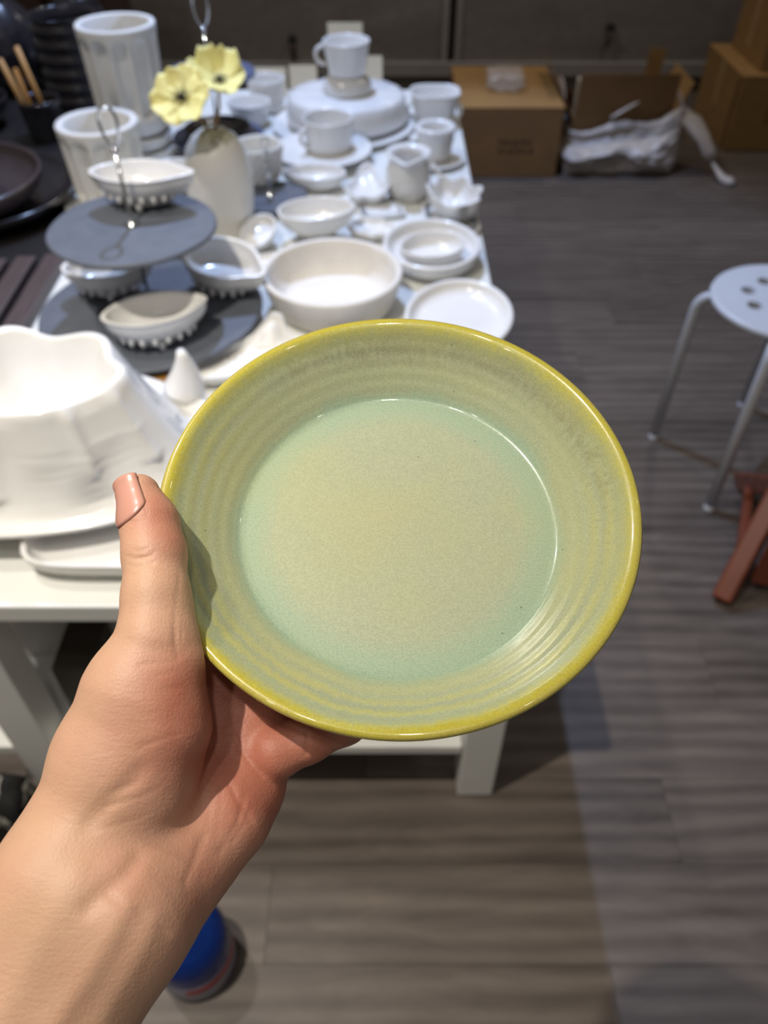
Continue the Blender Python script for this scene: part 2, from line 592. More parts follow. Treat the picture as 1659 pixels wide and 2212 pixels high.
def superell(p):
    def f(a, r, z, x, y):
        c, s = math.cos(a), math.sin(a)
        k = r / (abs(c) ** p + abs(s) ** p) ** (1 / p)
        return k * c, k * s, z
    return f


def leaf(tips, wave=0.0, nw=7, lift=0.0):
    """outline with pointed tips; tips: list of (angle, reach, width)"""
    def f(a, r, z, x, y):
        g = 0.0
        for (t, reach, wd) in tips:
            d = (a - t + PI) % (2 * PI) - PI
            g += reach * math.exp(-(d / wd) ** 2)
        s = 1 + g + wave * math.cos(nw * a)
        return x * s, y * s, z + lift * g * (r / 0.1) ** 2
    return f


# ------------------------------------------------------------------ structure: floor, walls
fl = thing('floor', None, None)
tag(fl, kind='structure')
box('subfloor', -3.2, 3.2, -1.2, 5.0, -0.06, -0.004, 'dark_infill', fl, 0)
PL, PW = 1.22, 0.152
bm = bmesh.new()
bmesh.ops.create_cube(bm, size=1)
bmesh.ops.scale(bm, vec=(PL - 0.0007, PW - 0.0007, 0.008), verts=bm.verts)
plank0 = None
for j in range(33):
    y = -0.32 + j * PW
    off = (j * 0.437) % 1.0 * PL
    i = 0
    x = -2.4 - off
    while x < 2.7:
        xc = x + PL / 2
        if xc + PL / 2 > -1.4 - (y < 0.7) * 0.0:
            if plank0 is None:
                plank0 = bm_obj('plank', bm, 'floor', fl, (xc, y, -0.004))
            else:
                share('plank', plank0, fl, (xc, y, -0.004))
        x += PL

WY = 4.45
wb = thing('wall_back', None, None)
tag(wb, kind='structure')
for (x0, x1) in ((-1.235, 0.315), (0.385, 2.6)):
    box('panel', x0, x1, WY, WY + 0.03, 0.14, 2.6, 'concrete', wb, 0.002)
box('groove_back', 0.30, 0.40, WY + 0.02, WY + 0.03, 0.14, 2.6, 'dark_infill', wb, 0)
box('plinth', -1.235, 2.6, WY + 0.03, WY + 0.06, 0.0, 0.14, 'concrete', wb, 0)
for x0 in (0.290, 0.356):
    box('edge_strip', x0, x0 + 0.030, WY - 0.012, WY + 0.02, 0.10, 2.6, 'wire', wb, 0.002)
tr = box('trim_1', -1.235, 2.6, WY - 0.02, WY + 0.02, 0.075, 0.14, 'wire', None, 0.003)
tag(tr, kind='structure')
ws = box('wall_left', -1.55, -1.235, WY - 0.05, WY + 0.06, 0.0, 2.6, 'blue_wall', None, 0.004)
tag(ws, kind='structure')
for (x, z, lab) in ((-0.456, 0.245, 'small black peg on grey wall panel left of the aluminium strips'),
                    (1.118, 0.297, 'small black peg on grey wall panel above the open carton')):
    t = thing('wall_peg', lab, 'peg', (x, WY, z), group='pegs on the grey wall')
    V, F = tube([(0, 0, 0), (0, -0.03, 0)], 0.020, 14); mobj('peg_body', V, F, 'knob', t)
    V, F = tube([(0, -0.022, -0.01), (0, -0.026, -0.05), (0, -0.02, -0.085)], 0.009, 8); mobj('hook', V, F, 'dark_board', t)

# ------------------------------------------------------------------ display table
TX0, TX1, TY0, TY1, TZ = -0.66, 0.215, 0.62, 2.62, 0.56
tb = thing('display_table', 'low white display table with lower shelf, crowded with white tableware', 'table', (0, 0, 0))
box('tabletop', TX0, TX1, TY0, TY1, TZ - 0.032, TZ, 'white_paint', tb, 0.003)
for (x, y) in ((0.13, 0.635), (0.13, 2.54), (-0.605, 0.635), (-0.65, 2.54)):
    box('leg', x, x + 0.062, y, y + 0.062, 0.0, TZ - 0.033, 'white_paint', tb, 0.003)
box('lower_shelf', -0.65, 0.128, 0.64, 2.5, 0.142, 0.165, 'white_paint', tb, 0.002)
for k in range(3):
    box('back_board', -0.64 + k * 0.256, -0.387 + k * 0.256, 0.82, 0.835, 0.166, TZ - 0.034, 'grey_board', tb, 0.002)
bx = box('shade_block', -0.525, -0.460, 0.70, 0.80, 0.1655, 0.30, 'dark_infill', None, 0.003)  # solid dark block where only shade lies under the tabletop
tag(bx, 'dark brown block in place of the shadow on the lower shelf under the table', 'box')

# dark neighbouring table
dt = thing('black_table', 'black table carrying dark ceramics, beside the white table', 'table')
box('tabletop', -2.0, -0.664, 1.05, 2.75, 0.525, 0.56, 'black_table', dt, 0.003)
for (x, y) in ((-0.73, 1.08), (-0.73, 2.68), (-1.95, 1.08), (-1.95, 2.68)):
    box('leg', x, x + 0.05, y, y + 0.05, 0, 0.525, 'black_table', dt, 0.002)

# ------------------------------------------------------------------ held plate
PC = Vector((0.0056, 0.006, -0.295))          # plate centre relative to the camera axes (right, up, back)
AX = Matrix(((1, 0, 0), (0, math.cos(R(45)), -math.sin(R(45))), (0, math.sin(R(45)), math.cos(R(45)))))
TILT = R(30)
PR = 0.0905


def inner_h(r):
    return 0


prof = [(0, -0.0275), (0.050, -0.0275), (0.0515, -0.0300), (0.0565, -0.0300), (0.0580, -0.0270), (0.066, -0.0235), (0.076, -0.0170), (0.0845, -0.0095),
        (0.0885, -0.0055), (0.0903, -0.0030), (0.0905, -0.0015), (0.0898, -0.0003), (0.0884, 0.0000), (0.0868, -0.0004), (0.0856, -0.0016)]
for k in range(1, 41):                        # inner wall with the potter's rings
    t = k / 40
    r = 0.0856 - 0.0215 * t
    h = -0.0016 - 0.0192 * (t ** 0.92)
    ring = 0.00009 * math.sin(t * 5.0 * 2 * PI) * (1 - 0.35 * t)
    prof.append((r, h + ring))
prof += [(0.0632, -0.0217), (0.0620, -0.0221), (0.0600, -0.0223), (0.045, -0.0226), (0.03, -0.0228), (0.015, -0.0229), (0, -0.0229)]
V, F = lathe(prof, 160)
plate = mobj('glazed_plate', V, F, 'glaze', None, None, None, True,
             'shallow round yellow-green glazed plate with ringed wall, held up in a hand', 'plate')
pm = Matrix.Rotation(-TILT, 4, 'X')
plate.matrix_world = Matrix.Translation(CAM + AX @ PC) @ AX.to_4x4() @ pm

# ------------------------------------------------------------------ hand and forearm (one continuous surface)
FPX = 1700.0


def cp(px, py, Z):                            # joint position, measured along the arm's reference axes
    return np.array(((px - 829) / FPX * Z, -(py - 1106) / FPX * Z, -Z))


pcn = np.array(PC)
pu = np.array((1.0, 0, 0)); pv = np.array((0, math.cos(TILT), -math.sin(TILT))); pn = np.array((0, math.sin(TILT), math.cos(TILT)))


def pp(a, b, h):
    return pcn + a * pu + b * pv + h * pn


# groups of tapered limbs: (a, ra, b, rb)
thumb = [(cp(300, 1069, .284), .0076, cp(322, 1130, .280), .0096), (cp(322, 1130, .280), .0096, cp(333, 1195, .275), .0103),
         (cp(333, 1195, .275), .0103, cp(337, 1290, .268), .0108), (cp(337, 1290, .268), .0108, cp(334, 1385, .263), .0122),
         (cp(366, 1330, .266), .0072, cp(385, 1420, .262), .0085),
         (cp(334, 1385, .263), .0122, cp(305, 1488, .262), .0182), (cp(305, 1488, .262), .0182, cp(255, 1640, .262), .0210),
         (cp(255, 1640, .262), .0210, cp(195, 1800, .258), .0203)]
thenar = [(cp(352, 1478, .262), .0120, cp(348, 1570, .260), .0145), (cp(348, 1570, .260), .0145, cp(310, 1690, .262), .0165),
          (cp(310, 1690, .262), .0165, cp(240, 1800, .262), .018)]
arm = [(cp(195, 1800, .258), .0205, cp(140, 1912, .25), .0205), (cp(140, 1912, .25), .0205, cp(-66, 2306, .236), .0225),
       (cp(-66, 2306, .236), .0225, cp(-330, 2790, .225), .030),
       (cp(268, 1975, .25), .0200, cp(52, 2372, .236), .0215), (cp(52, 2372, .236), .0215, cp(-190, 2850, .225), .028),
       (cp(205, 1945, .252), .0190, cp(-8, 2340, .238), .021),
       (cp(268, 1975, .25), .0200, cp(330, 1905, .262), .0165)]
idx_r, mid_r, rng_r, pnk_r = cp(455, 1430, .305), cp(508, 1492, .301), cp(545, 1562, .294), cp(538, 1662, .285)
palm = [(cp(190, 1860, .268), .018, idx_r, .0115), (cp(235, 1875, .268), .018, mid_r, .0115), (cp(275, 1895, .266), .018, rng_r, .0110),
        (cp(320, 1920, .262), .0168, cp(425, 1825, .272), .0148), (cp(425, 1825, .272), .0148, cp(492, 1742, .279), .0130), (cp(492, 1742, .279), .0130, pnk_r, .0098),
        (idx_r, .0115, mid_r, .0115), (mid_r, .0115, rng_r, .011), (rng_r, .011, pnk_r, .0098), (cp(345, 1392, .278), .0095, idx_r, .0105), (cp(505, 1740, .279), .012, cp(540, 1712, .283), .0085),
        (cp(300, 1520, .275), .014, cp(420, 1560, .296), .012)]
f_idx = [(idx_r, .0105, pp(-.048, -.018, -.0410), .0088), (pp(-.048, -.018, -.0410), .0088, pp(-.022, .010, -.0388), .0082), (pp(-.022, .010, -.0388), .0082, pp(-.002, .030, -.0380), .0070)]
f_mid = [(mid_r, .0105, pp(-.026, -.030, -.0415), .0090), (pp(-.026, -.030, -.0415), .0090, pp(.005, -.006, -.0390), .0083), (pp(.005, -.006, -.0390), .0083, pp(.028, .013, -.0380), .0072)]
f_rng = [(rng_r, .0100, pp(-.018, -.052, -.0410), .0086), (pp(-.018, -.052, -.0410), .0086, pp(.012, -.030, -.0385), .0080), (pp(.012, -.030, -.0385), .0080, pp(.033, -.014, -.0375), .0070)]
f_pnk = [(cp(592, 1626, .281), .0090, cp(665, 1596, .283), .0080), (cp(665, 1596, .283), .0080, cp(745, 1560, .288), .0075), (cp(745, 1560, .288), .0075, pp(.004, -.056, -.0375), .0068), (pp(.004, -.056, -.0375), .0068, pp(.020, -.044, -.0370), .0060),
         (cp(566, 1650, .287), .0088, cp(592, 1626, .281), .0090)]


def build_sdf():
    h = 0.00085
    lo = np.array((-0.225, -0.255, -0.375)); hi = np.array((0.050, 0.030, -0.180))
    n = np.ceil((hi - lo) / h).astype(int)
    ax = [lo[i] + h * np.arange(n[i]) for i in range(3)]

    def cone(D, a, ra, b, rb, k):
        m = max(ra, rb) + k + 0.006
        i0 = np.maximum(((np.minimum(a, b) - m - lo) / h).astype(int), 0)
        i1 = np.minimum(((np.maximum(a, b) + m - lo) / h).astype(int) + 1, n)
        if np.any(i1 <= i0): return
        X = ax[0][i0[0]:i1[0]][:, None, None]; Y = ax[1][i0[1]:i1[1]][None, :, None]; Z = ax[2][i0[2]:i1[2]][None, None, :]
        ab = b - a; L = float(ab @ ab)
        t = ((X - a[0]) * ab[0] + (Y - a[1]) * ab[1] + (Z - a[2]) * ab[2]) / L
        t = np.clip(t, 0, 1)
        d = np.sqrt((X - a[0] - t * ab[0]) ** 2 + (Y - a[1] - t * ab[1]) ** 2 + (Z - a[2] - t * ab[2]) ** 2) - (ra + (rb - ra) * t)
        sl = (slice(i0[0], i1[0]), slice(i0[1], i1[1]), slice(i0[2], i1[2]))
        o = D[sl]
        q = np.maximum(k - np.abs(o - d), 0) / k
        D[sl] = np.minimum(o, d) - q * q * k * 0.25

    def grp(prims, k):
        D = np.full(n, 0.03, np.float32)
        for p in prims: cone(D, *p, k)
        return D

    def smin(A, B, k):
        q = np.maximum(k - np.abs(A - B), 0) / k
        return np.minimum(A, B) - q * q * k * 0.25

    body = grp(arm, 0.014)
    body = smin(body, grp(palm, 0.011), 0.012)
    th = smin(grp(thumb, 0.0045), grp(thenar, 0.008), 0.007)
    radial = smin(body, th, 0.0040)
    # the wrist end of the thumb mound melts into the forearm
    D = radial
    for f, k in ((f_idx, 0.004), (f_mid, 0.003), (f_rng, 0.0016), (f_pnk, 0.0020)):
        D = smin(D, grp(f, 0.004), k)
    # press against the plate: nothing may enter the plate's body
    X = ax[0][:, None, None] - pcn[0]; Y = ax[1][None, :, None] - pcn[1]; Z = ax[2][None, None, :] - pcn[2]
    bb = Y * pv[1] + Z * pv[2]; hh = Y * pn[1] + Z * pn[2]
    rho = np.sqrt(X * X + bb * bb)
    under = np.interp(rho, [0, .0568, .0580, .066, .076, .0845, .0885, .0903], [-.0305, -.0305, -.0275, -.0240, -.0175, -.0100, -.0060, -.0032]).astype(np.float32)
    solid = np.maximum(np.maximum((under - hh) * 0.8, hh - 0.0004), rho - 0.0909)
    k = 0.0015
    q = np.maximum(k - np.abs(D + solid), 0) / k
    D = np.maximum(D, -solid) + q * q * k * 0.25
    return D.astype(np.float32), lo, h


def surface_nets(D, lo, h):
    n = np.array(D.shape)
    s = D < 0
    c = np.zeros(n - 1, np.uint8)
    for dx in (0, 1):
        for dy in (0, 1):
            for dz in (0, 1):
                c += s[dx:n[0] - 1 + dx, dy:n[1] - 1 + dy, dz:n[2] - 1 + dz]
    act = (c > 0) & (c < 8)
    ids = -np.ones(n - 1, np.int32)
    I = np.argwhere(act)
    ids[act] = np.arange(len(I))
    acc = np.zeros((len(I), 3)); cnt = np.zeros(len(I))
    corners = [(x, y, z) for x in (0, 1) for y in (0, 1) for z in (0, 1)]
    val = {cr: D[I[:, 0] + cr[0], I[:, 1] + cr[1], I[:, 2] + cr[2]].astype(float) for cr in corners}
    for cr in corners:
        for axx in range(3):
            if cr[axx] == 1: continue
            c2 = list(cr); c2[axx] = 1; c2 = tuple(c2)
            a, b = val[cr], val[c2]
            m = (a < 0) != (b < 0)
            t = np.where(m, a / np.where(m, a - b, 1), 0)
            p = np.tile(np.array(cr, float), (len(I), 1)); p[:, axx] += t
            acc[m] += p[m]; cnt[m] += 1
    P = lo + h * (I + acc / cnt[:, None])
    Q = []
    for axx in range(3):
        u, v = [(1, 2), (2, 0), (0, 1)][axx]
        sa = [slice(0, n[0]), slice(0, n[1]), slice(0, n[2])]; sb = list(sa)
        sa[axx] = slice(0, n[axx] - 1); sb[axx] = slice(1, n[axx])
        a, b = s[tuple(sa)], s[tuple(sb)]
        E = np.argwhere(a != b)
        ok = (E[:, u] > 0) & (E[:, v] > 0) & (E[:, u] < n[u] - 1) & (E[:, v] < n[v] - 1)
        E = E[ok]
        ins = a[tuple(E.T)]
        def cell(du, dv):
            J = E.copy(); J[:, u] -= du; J[:, v] -= dv
            return ids[tuple(J.T)]
        q = np.stack([cell(1, 1), cell(0, 1), cell(0, 0), cell(1, 0)], 1)
        q[~ins] = q[~ins][:, ::-1]
        Q.append(q)
    return P, np.concatenate(Q)


D, lo_, h_ = build_sdf()
P, Q = surface_nets(D, lo_, h_)
# gentle smoothing
ed = np.concatenate([Q[:, [0, 1]], Q[:, [1, 2]], Q[:, [2, 3]], Q[:, [3, 0]]])
deg = np.bincount(ed.ravel(), minlength=len(P))[:, None]
for lam in (0.5, -0.5, 0.5, -0.48, 0.4):
    S = np.zeros_like(P)
    np.add.at(S, ed[:, 0], P[ed[:, 1]]); np.add.at(S, ed[:, 1], P[ed[:, 0]])
    P = P + lam * (S / deg - P)
fn = np.cross(P[Q[:, 2]] - P[Q[:, 0]], P[Q[:, 3]] - P[Q[:, 1]])
N = np.zeros_like(P)
for k in range(4): np.add.at(N, Q[:, k], fn)
N /= np.linalg.norm(N, axis=1)[:, None] + 1e-12
SX = 829 + FPX * P[:, 0] / -P[:, 2]; SY = 1106 - FPX * P[:, 1] / -P[:, 2]


def seg_dist(poly):
    d = np.full(len(P), 1.0); best = np.zeros(len(P))
    pts = [cp(*q) for q in poly]
    for a, b in zip(pts[:-1], pts[1:]):
        ab = b - a
        t = np.clip(((P - a) @ ab) / (ab @ ab), 0, 1)
        d = np.minimum(d, np.linalg.norm(P - a - t[:, None] * ab, axis=1))
    return d


def on_surface(poly):
    """snap crease points to the nearest skin point facing the viewer side of the arm"""
    out = []
    for (x, y) in poly:
        m = np.where((np.hypot(SX - x, SY - y) < 14) & (N[:, 2] > -0.1))[0]
        if len(m) == 0: continue
        i = m[np.argmin(-P[m, 2])]
        out.append((x, y, -P[i, 2]))
    return out


creases = [
    ([(262, 1198), (285, 1206), (312, 1203), (330, 1195)], .0008, .0008), ([(262, 1214), (285, 1223), (310, 1220), (330, 1212)], .0008, .0010),
    ([(266, 1236), (292, 1240), (318, 1234)], .0008, .0005), ([(275, 1186), (300, 1190), (318, 1184)], .0006, .0003), ([(264, 1254), (290, 1257)], .0006, .0002),
    ([(350, 1214), (375, 1216), (393, 1214)], .0006, .0003),
    ([(395, 1225), (390, 1270), (384, 1310), (380, 1350), (382, 1390), (386, 1420)], .0010, .0009),
    ([(405, 1300), (398, 1345), (394, 1390), (400, 1412)], .0008, .0006),
    ([(412, 1398), (390, 1422), (350, 1432), (300, 1434)], .0008, .0004), ([(425, 1430), (390, 1448), (340, 1458)], .0008, .00030),
    ([(436, 1460), (400, 1482), (350, 1494)], .0008, .00022), ([(420, 1412), (385, 1438), (330, 1446)], .0007, .0002),
    ([(300, 1616), (350, 1596), (410, 1580)], .0008, .00018), ([(230, 1745), (290, 1728), (340, 1708)], .0009, .00022), ([(200, 1795), (260, 1782), (310, 1767)], .0009, .00022), ([(245, 1712), (300, 1690)], .0009, .00018),
    ([(300, 1668), (270, 1700), (235, 1730), (190, 1780)], .0030, .0005),
    ([(500, 1580), (520, 1620), (548, 1655), (575, 1685), (594, 1700)], .0010, .0007),
    ([(462, 1610), (490, 1680), (520, 1740), (548, 1778)], .0009, .0005), ([(440, 1660), (452, 1740), (450, 1800), (430, 1860)], .0009, .0004),
    ([(470, 1650), (478, 1720), (470, 1790)], .0007, .0003), ([(505, 1660), (510, 1720), (520, 1760)], .0007, .0003),
    ([(530, 1720), (515, 1780), (480, 1840)], .0012, .0005), ([(548, 1740), (530, 1780), (505, 1820)], .0010, .0004), ([(410, 1900), (425, 1860), (440, 1810)], .0016, .0006),
    ([(300, 1850), (270, 1890), (220, 1930), (190, 1960)], .003, .0007), ([(230, 1935), (280, 1955), (330, 1990), (370, 2020)], .0010, .0005), ([(240, 1955), (290, 1975), (340, 2010)], .0008, .00025),
    ([(655, 1558), (664, 1596), (660, 1632)], .0008, .0003), ([(700, 1545), (706, 1580), (702, 1606)], .0007, .0002),
    ([(284, 1021), (298, 1046), (311, 1078), (318, 1106), (314, 1120), (295, 1126), (277, 1128)], .0007, .0006),
]
for poly, wd, dep in creases:
    pl = on_surface(poly)
    if len(pl) < 2: continue
    d = seg_dist(pl)
    P -= N * (1.5 * dep * np.exp(-(d / wd) ** 2))[:, None]
# soft tendons and veins at the wrist
for poly, wd, dep in (([(270, 1960), (190, 2110), (120, 2212)], .004, .0009), ([(330, 2000), (250, 2150), (215, 2212)], .004, .0006), ([(160, 1900), (70, 2060), (10, 2180)], .005, .0006)):
    pl = on_surface(poly)
    if len(pl) > 1:
        P += N * (dep * np.exp(-(seg_dist(pl) / wd) ** 2))[:, None]

red = np.full(len(P), 0.12)
for (x, y, s, amp) in ((330, 1110, 70, .55), (385, 1170, 50, .3), (300, 1200, 40, -.2), (420, 1480, 90, .35), (560, 1640, 110, .55), (680, 1600, 110, .6), (480, 1540, 90, .55),
                       (500, 1800, 130, .32), (380, 1560, 110, .25), (250, 1640, 120, .12), (240, 1450, 60, -.1), (420, 1930, 110, .25), (200, 2050, 200, -.05), (280, 1880, 60, .15)):
    red += amp * np.exp(-((SX - x) ** 2 + (SY - y) ** 2) / (2 * s * s))
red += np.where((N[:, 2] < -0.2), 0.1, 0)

root = cp(205, 1945, .252)
A3 = np.array(AX)
W = (P - root) @ A3.T
me = bpy.data.meshes.new('person')
me.from_pydata(W.tolist(), [], Q.tolist())
me.polygons.foreach_set('use_smooth', [True] * len(me.polygons))
me.materials.append(M['skin'])
at = me.attributes.new('redness', 'FLOAT', 'POINT')
at.data.foreach_set('value', np.clip(red, 0, 1).astype(np.float32))
hand = bpy.data.objects.new('person', me)
C.objects.link(hand)
hand.location = CAM + AX @ Vector(root)
tag(hand, 'bare left hand and forearm gripping the green plate by its rim', 'person')

# thumbnail: curved plate lying on the outer side of the thumb's last joint
def sdf_at(p):
    q = (np.asarray(p) - lo_) / h_
    i = np.floor(q).astype(int); f = q - i
    v = 0.0
    for dx in (0, 1):
        for dy in (0, 1):
            for dz in (0, 1):
                v += (f[0] if dx else 1 - f[0]) * (f[1] if dy else 1 - f[1]) * (f[2] if dz else 1 - f[2]) * D[i[0] + dx, i[1] + dy, i[2] + dz]
    return v


nb, ntp = cp(326, 1134, .2800), cp(296, 1040, .2858)
axis = (ntp - nb) / np.linalg.norm(ntp - nb)
nd = np.array((-0.56, 0.10, 0.83)); nd -= axis * (nd @ axis); nd /= np.linalg.norm(nd)
sd = np.cross(axis, nd)
V, F = [], []
NU, NV = 18, 16
for i in range(NU + 1):
    t = i / NU
    for j in range(NV + 1):
        u = j / NV * 2 - 1
        bend = 0.24 * abs(u) ** 2.5 * (1 - t) - 0.04 * u * u * t          # rounded root, slightly curved free edge
        c0 = nb + (ntp - nb) * (min(t, .84) + bend)
        over = (ntp - nb) * max(0, t - .84) * 1.15
        th_ = u * 0.84
        dr = math.cos(th_) * nd + math.sin(th_) * sd
        r0, r1 = 0.003, 0.014
        for _ in range(14):
            rm = (r0 + r1) / 2
            if sdf_at(c0 + dr * rm) < 0: r0 = rm
            else: r1 = rm
        lift = 0.0005 - 0.0005 * max(0, abs(u) - .85) / .15 - 0.0004 * max(0, .08 - t) / .08
        V.append(c0 + over + dr * (r0 + lift))
for i in range(NU):
    for j in range(NV):
        a = i * (NV + 1) + j
        F.append((a, a + 1, a + NV + 2, a + NV + 1))
V = [tuple(A3 @ (v - root)) for v in V]
nail = mobj('fingernail', V, F, 'nail', hand, label='short rosy thumbnail')
sol = nail.modifiers.new('thick', 'SOLIDIFY'); sol.thickness = 0.0006; sol.offset = 0

#--PART2--
# ------------------------------------------------------------------ slate tiers
def slate_disc(rad, th, seed, n=72, rough=0.012):
    rnd = random.Random(seed)
    ph = [(rnd.uniform(0, 6.28), rnd.choice((3, 5, 7, 11, 17, 23)), rnd.uniform(0.2, 1)) for _ in range(6)]
    def mod(a, r, z, x, y):
        s = 1 + rough * sum(am * math.sin(k * a + p) for p, k, am in ph) / 3
        return x * s, y * s, z
    return lathe([(0, 0), (rad * .985, 0), (rad, th * .3), (rad * .995, th * .8), (rad * .98, th), (rad * .4, th), (0.004, th)], n, 1, 1, mod)


def tier_stand(label, x, y, tiers, ztop, group, seed, loop=0.022, foot_m='slate'):
    t = thing('tiered_stand', label, 'stand', (x, y, TZ), group=group)
    for i, (rad, z, m) in enumerate(tiers):
        V, F = slate_disc(rad, 0.008, seed + i)
        d = mobj('slate_tier', V, F, m, t, (0, 0, z - TZ), smooth=False)
        V, F = lathe([(0, 0), (.013, 0), (.013, .002), (.006, .005), (.004, .010), (0, .010)], 20)
        mobj('washer', V, F, 'chrome', d, (0, 0, 0.0082))
    z0 = tiers[0][1] - TZ + 0.008
    zt = ztop - TZ - 2.6 * loop
    V, F = tube([(0, 0, z0), (0, 0, zt)], 0.0032, 10); mobj('rod', V, F, 'chrome', t)
    V, F = sphere(0.006); mobj('ball', V, F, 'chrome', t, (0, 0, zt + 0.004))
    pth = [(loop * .62 * math.sin(a) * (1 + .25 * math.cos(a) * -1), 0, zt + 0.010 + loop * 1.35 * (1 - math.cos(a))) for a in [2 * PI * k / 24 for k in range(24)]]
    V, F = tube(pth, 0.0026, 8, True); mobj('loop_handle', V, F, 'chrome', t)
    for k in range(3):
        a = 2.0 * PI * k / 3 + PI / 2
        V, F = lathe([(0, 0), (.008, 0), (.009, .002), (.009, tiers[0][1] - TZ - .001), (0, tiers[0][1] - TZ - .001)], 14)
        mobj('foot', V, F, 'knob', t, (tiers[0][0] * .7 * math.cos(a), tiers[0][0] * .7 * math.sin(a), 0))
    return t


SG = 'tiered slate stands'
tier_stand('two-tier round slate stand with chrome loop handle, carrying clam-shaped bowls', -0.423, 1.275, ((0.200, 0.592, 'slate'), (0.140, 0.748, 'slate')), 0.930, SG, 3)
tier_stand('blue-grey two-tier stand behind the yellow flowers', -0.430, 2.14, ((0.118, 0.59, 'blue_plate'), (0.112, 0.738, 'blue_plate')), 0.905, SG, 11, 0.028)
tier_stand('low slate stand with thin chrome rod beside the knobbly cup', -0.262, 1.80, ((0.085, 0.575, 'slate'),), 0.700, SG, 19, 0.012)
# wooden riser peeking out below the big slate
wr = box('wooden_riser', -0.50, -0.335, 1.075, 1.20, TZ + 0.0005, TZ + 0.022, 'wood', None, 0.003)
tag(wr, 'golden brown wooden board under the front edge of the slate stand', 'board')
# black disc standing in for the shadow in the middle of the rear blue tier
pottery('shade_disc', 'black disc in place of the shadow on the lower blue-grey tier', 'dish', p_plate(0.085, 0.008, 0.8, 0.003), (-0.430, 2.14, 0.5985 + 0.0102), 'black_glaze')


# clam-shaped bowls with beaded skirts and feet
bead0 = None
def clam_bowl(label, loc, rz, Rx, Ry, tip=0.22, tilt=(0, 0), h=0.050, decal=False):
    global bead0
    t = thing('clam_bowl', label, 'bowl', loc, rz, 'clam-shaped bowls on the slate stand')
    t.rotation_euler = (tilt[0], tilt[1], rz)
    lf = leaf([(0.0, tip, 0.35), (PI, tip * 0.4, 0.4)])
    V, F = lathe(p_bowl(1.0 * Rx, h, 0.5, 0.006, 0.002, 0.012), 56, 1, Ry / Rx, lf)
    b = mobj('bowl_body', V, F, 'white_glaze', t, (0, 0, 0.008))
    V, F = lathe([(0, 0), (.0035, 0), (.0055, .006), (.006, .014), (0, .018)], 10)
    for k in range(3):
        a = 2 * PI * k / 3 - PI / 2
        mobj('foot', V, F, 'white_glaze', t, (Rx * .55 * math.cos(a), Ry * .55 * math.sin(a), 0))
    for k in range(18):
        a = 2 * PI * k / 18
        px, py = Rx * .80 * math.cos(a), Ry * .80 * math.sin(a)
        if bead0 is None:
            Vb, Fb = lathe([(0, -.009), (.003, -.006), (.0045, 0), (.004, .005), (0, .008)], 8)
            bead0 = mobj('bead', Vb, Fb, 'white_glaze', t, (px, py, 0.024))
        else:
            share('bead', bead0, t, (px, py, 0.024))
    if decal:
        V, F = lathe([(0, 0), (.012, 0), (.016, .0006), (0, .0008)], 16, 1.2, .6)
        mobj('painted_mark', V, F, 'decal', t, (0.012, -0.004, 0.0265))
    return t


clam_bowl('glossy white clam bowl on the top slate tier, behind the chrome rod', (-0.418, 1.352, 0.7565), R(-3), 0.074, 0.050, 0.30)
clam_bowl('white clam bowl with pink mark at the front of the lower slate', (-0.385, 1.165, 0.6005), R(22), 0.078, 0.052, 0.16, (0, 0), 0.055, True)
clam_bowl('white clam bowl jutting out to the right of the slate stand', (-0.300, 1.345, 0.6005), R(-28), 0.072, 0.062, 0.30, (R(4), R(6)), 0.058, True)
clam_bowl('white clam bowl half hidden under the upper slate, left side', (-0.505, 1.325, 0.6005), R(8), 0.072, 0.052, 0.16)


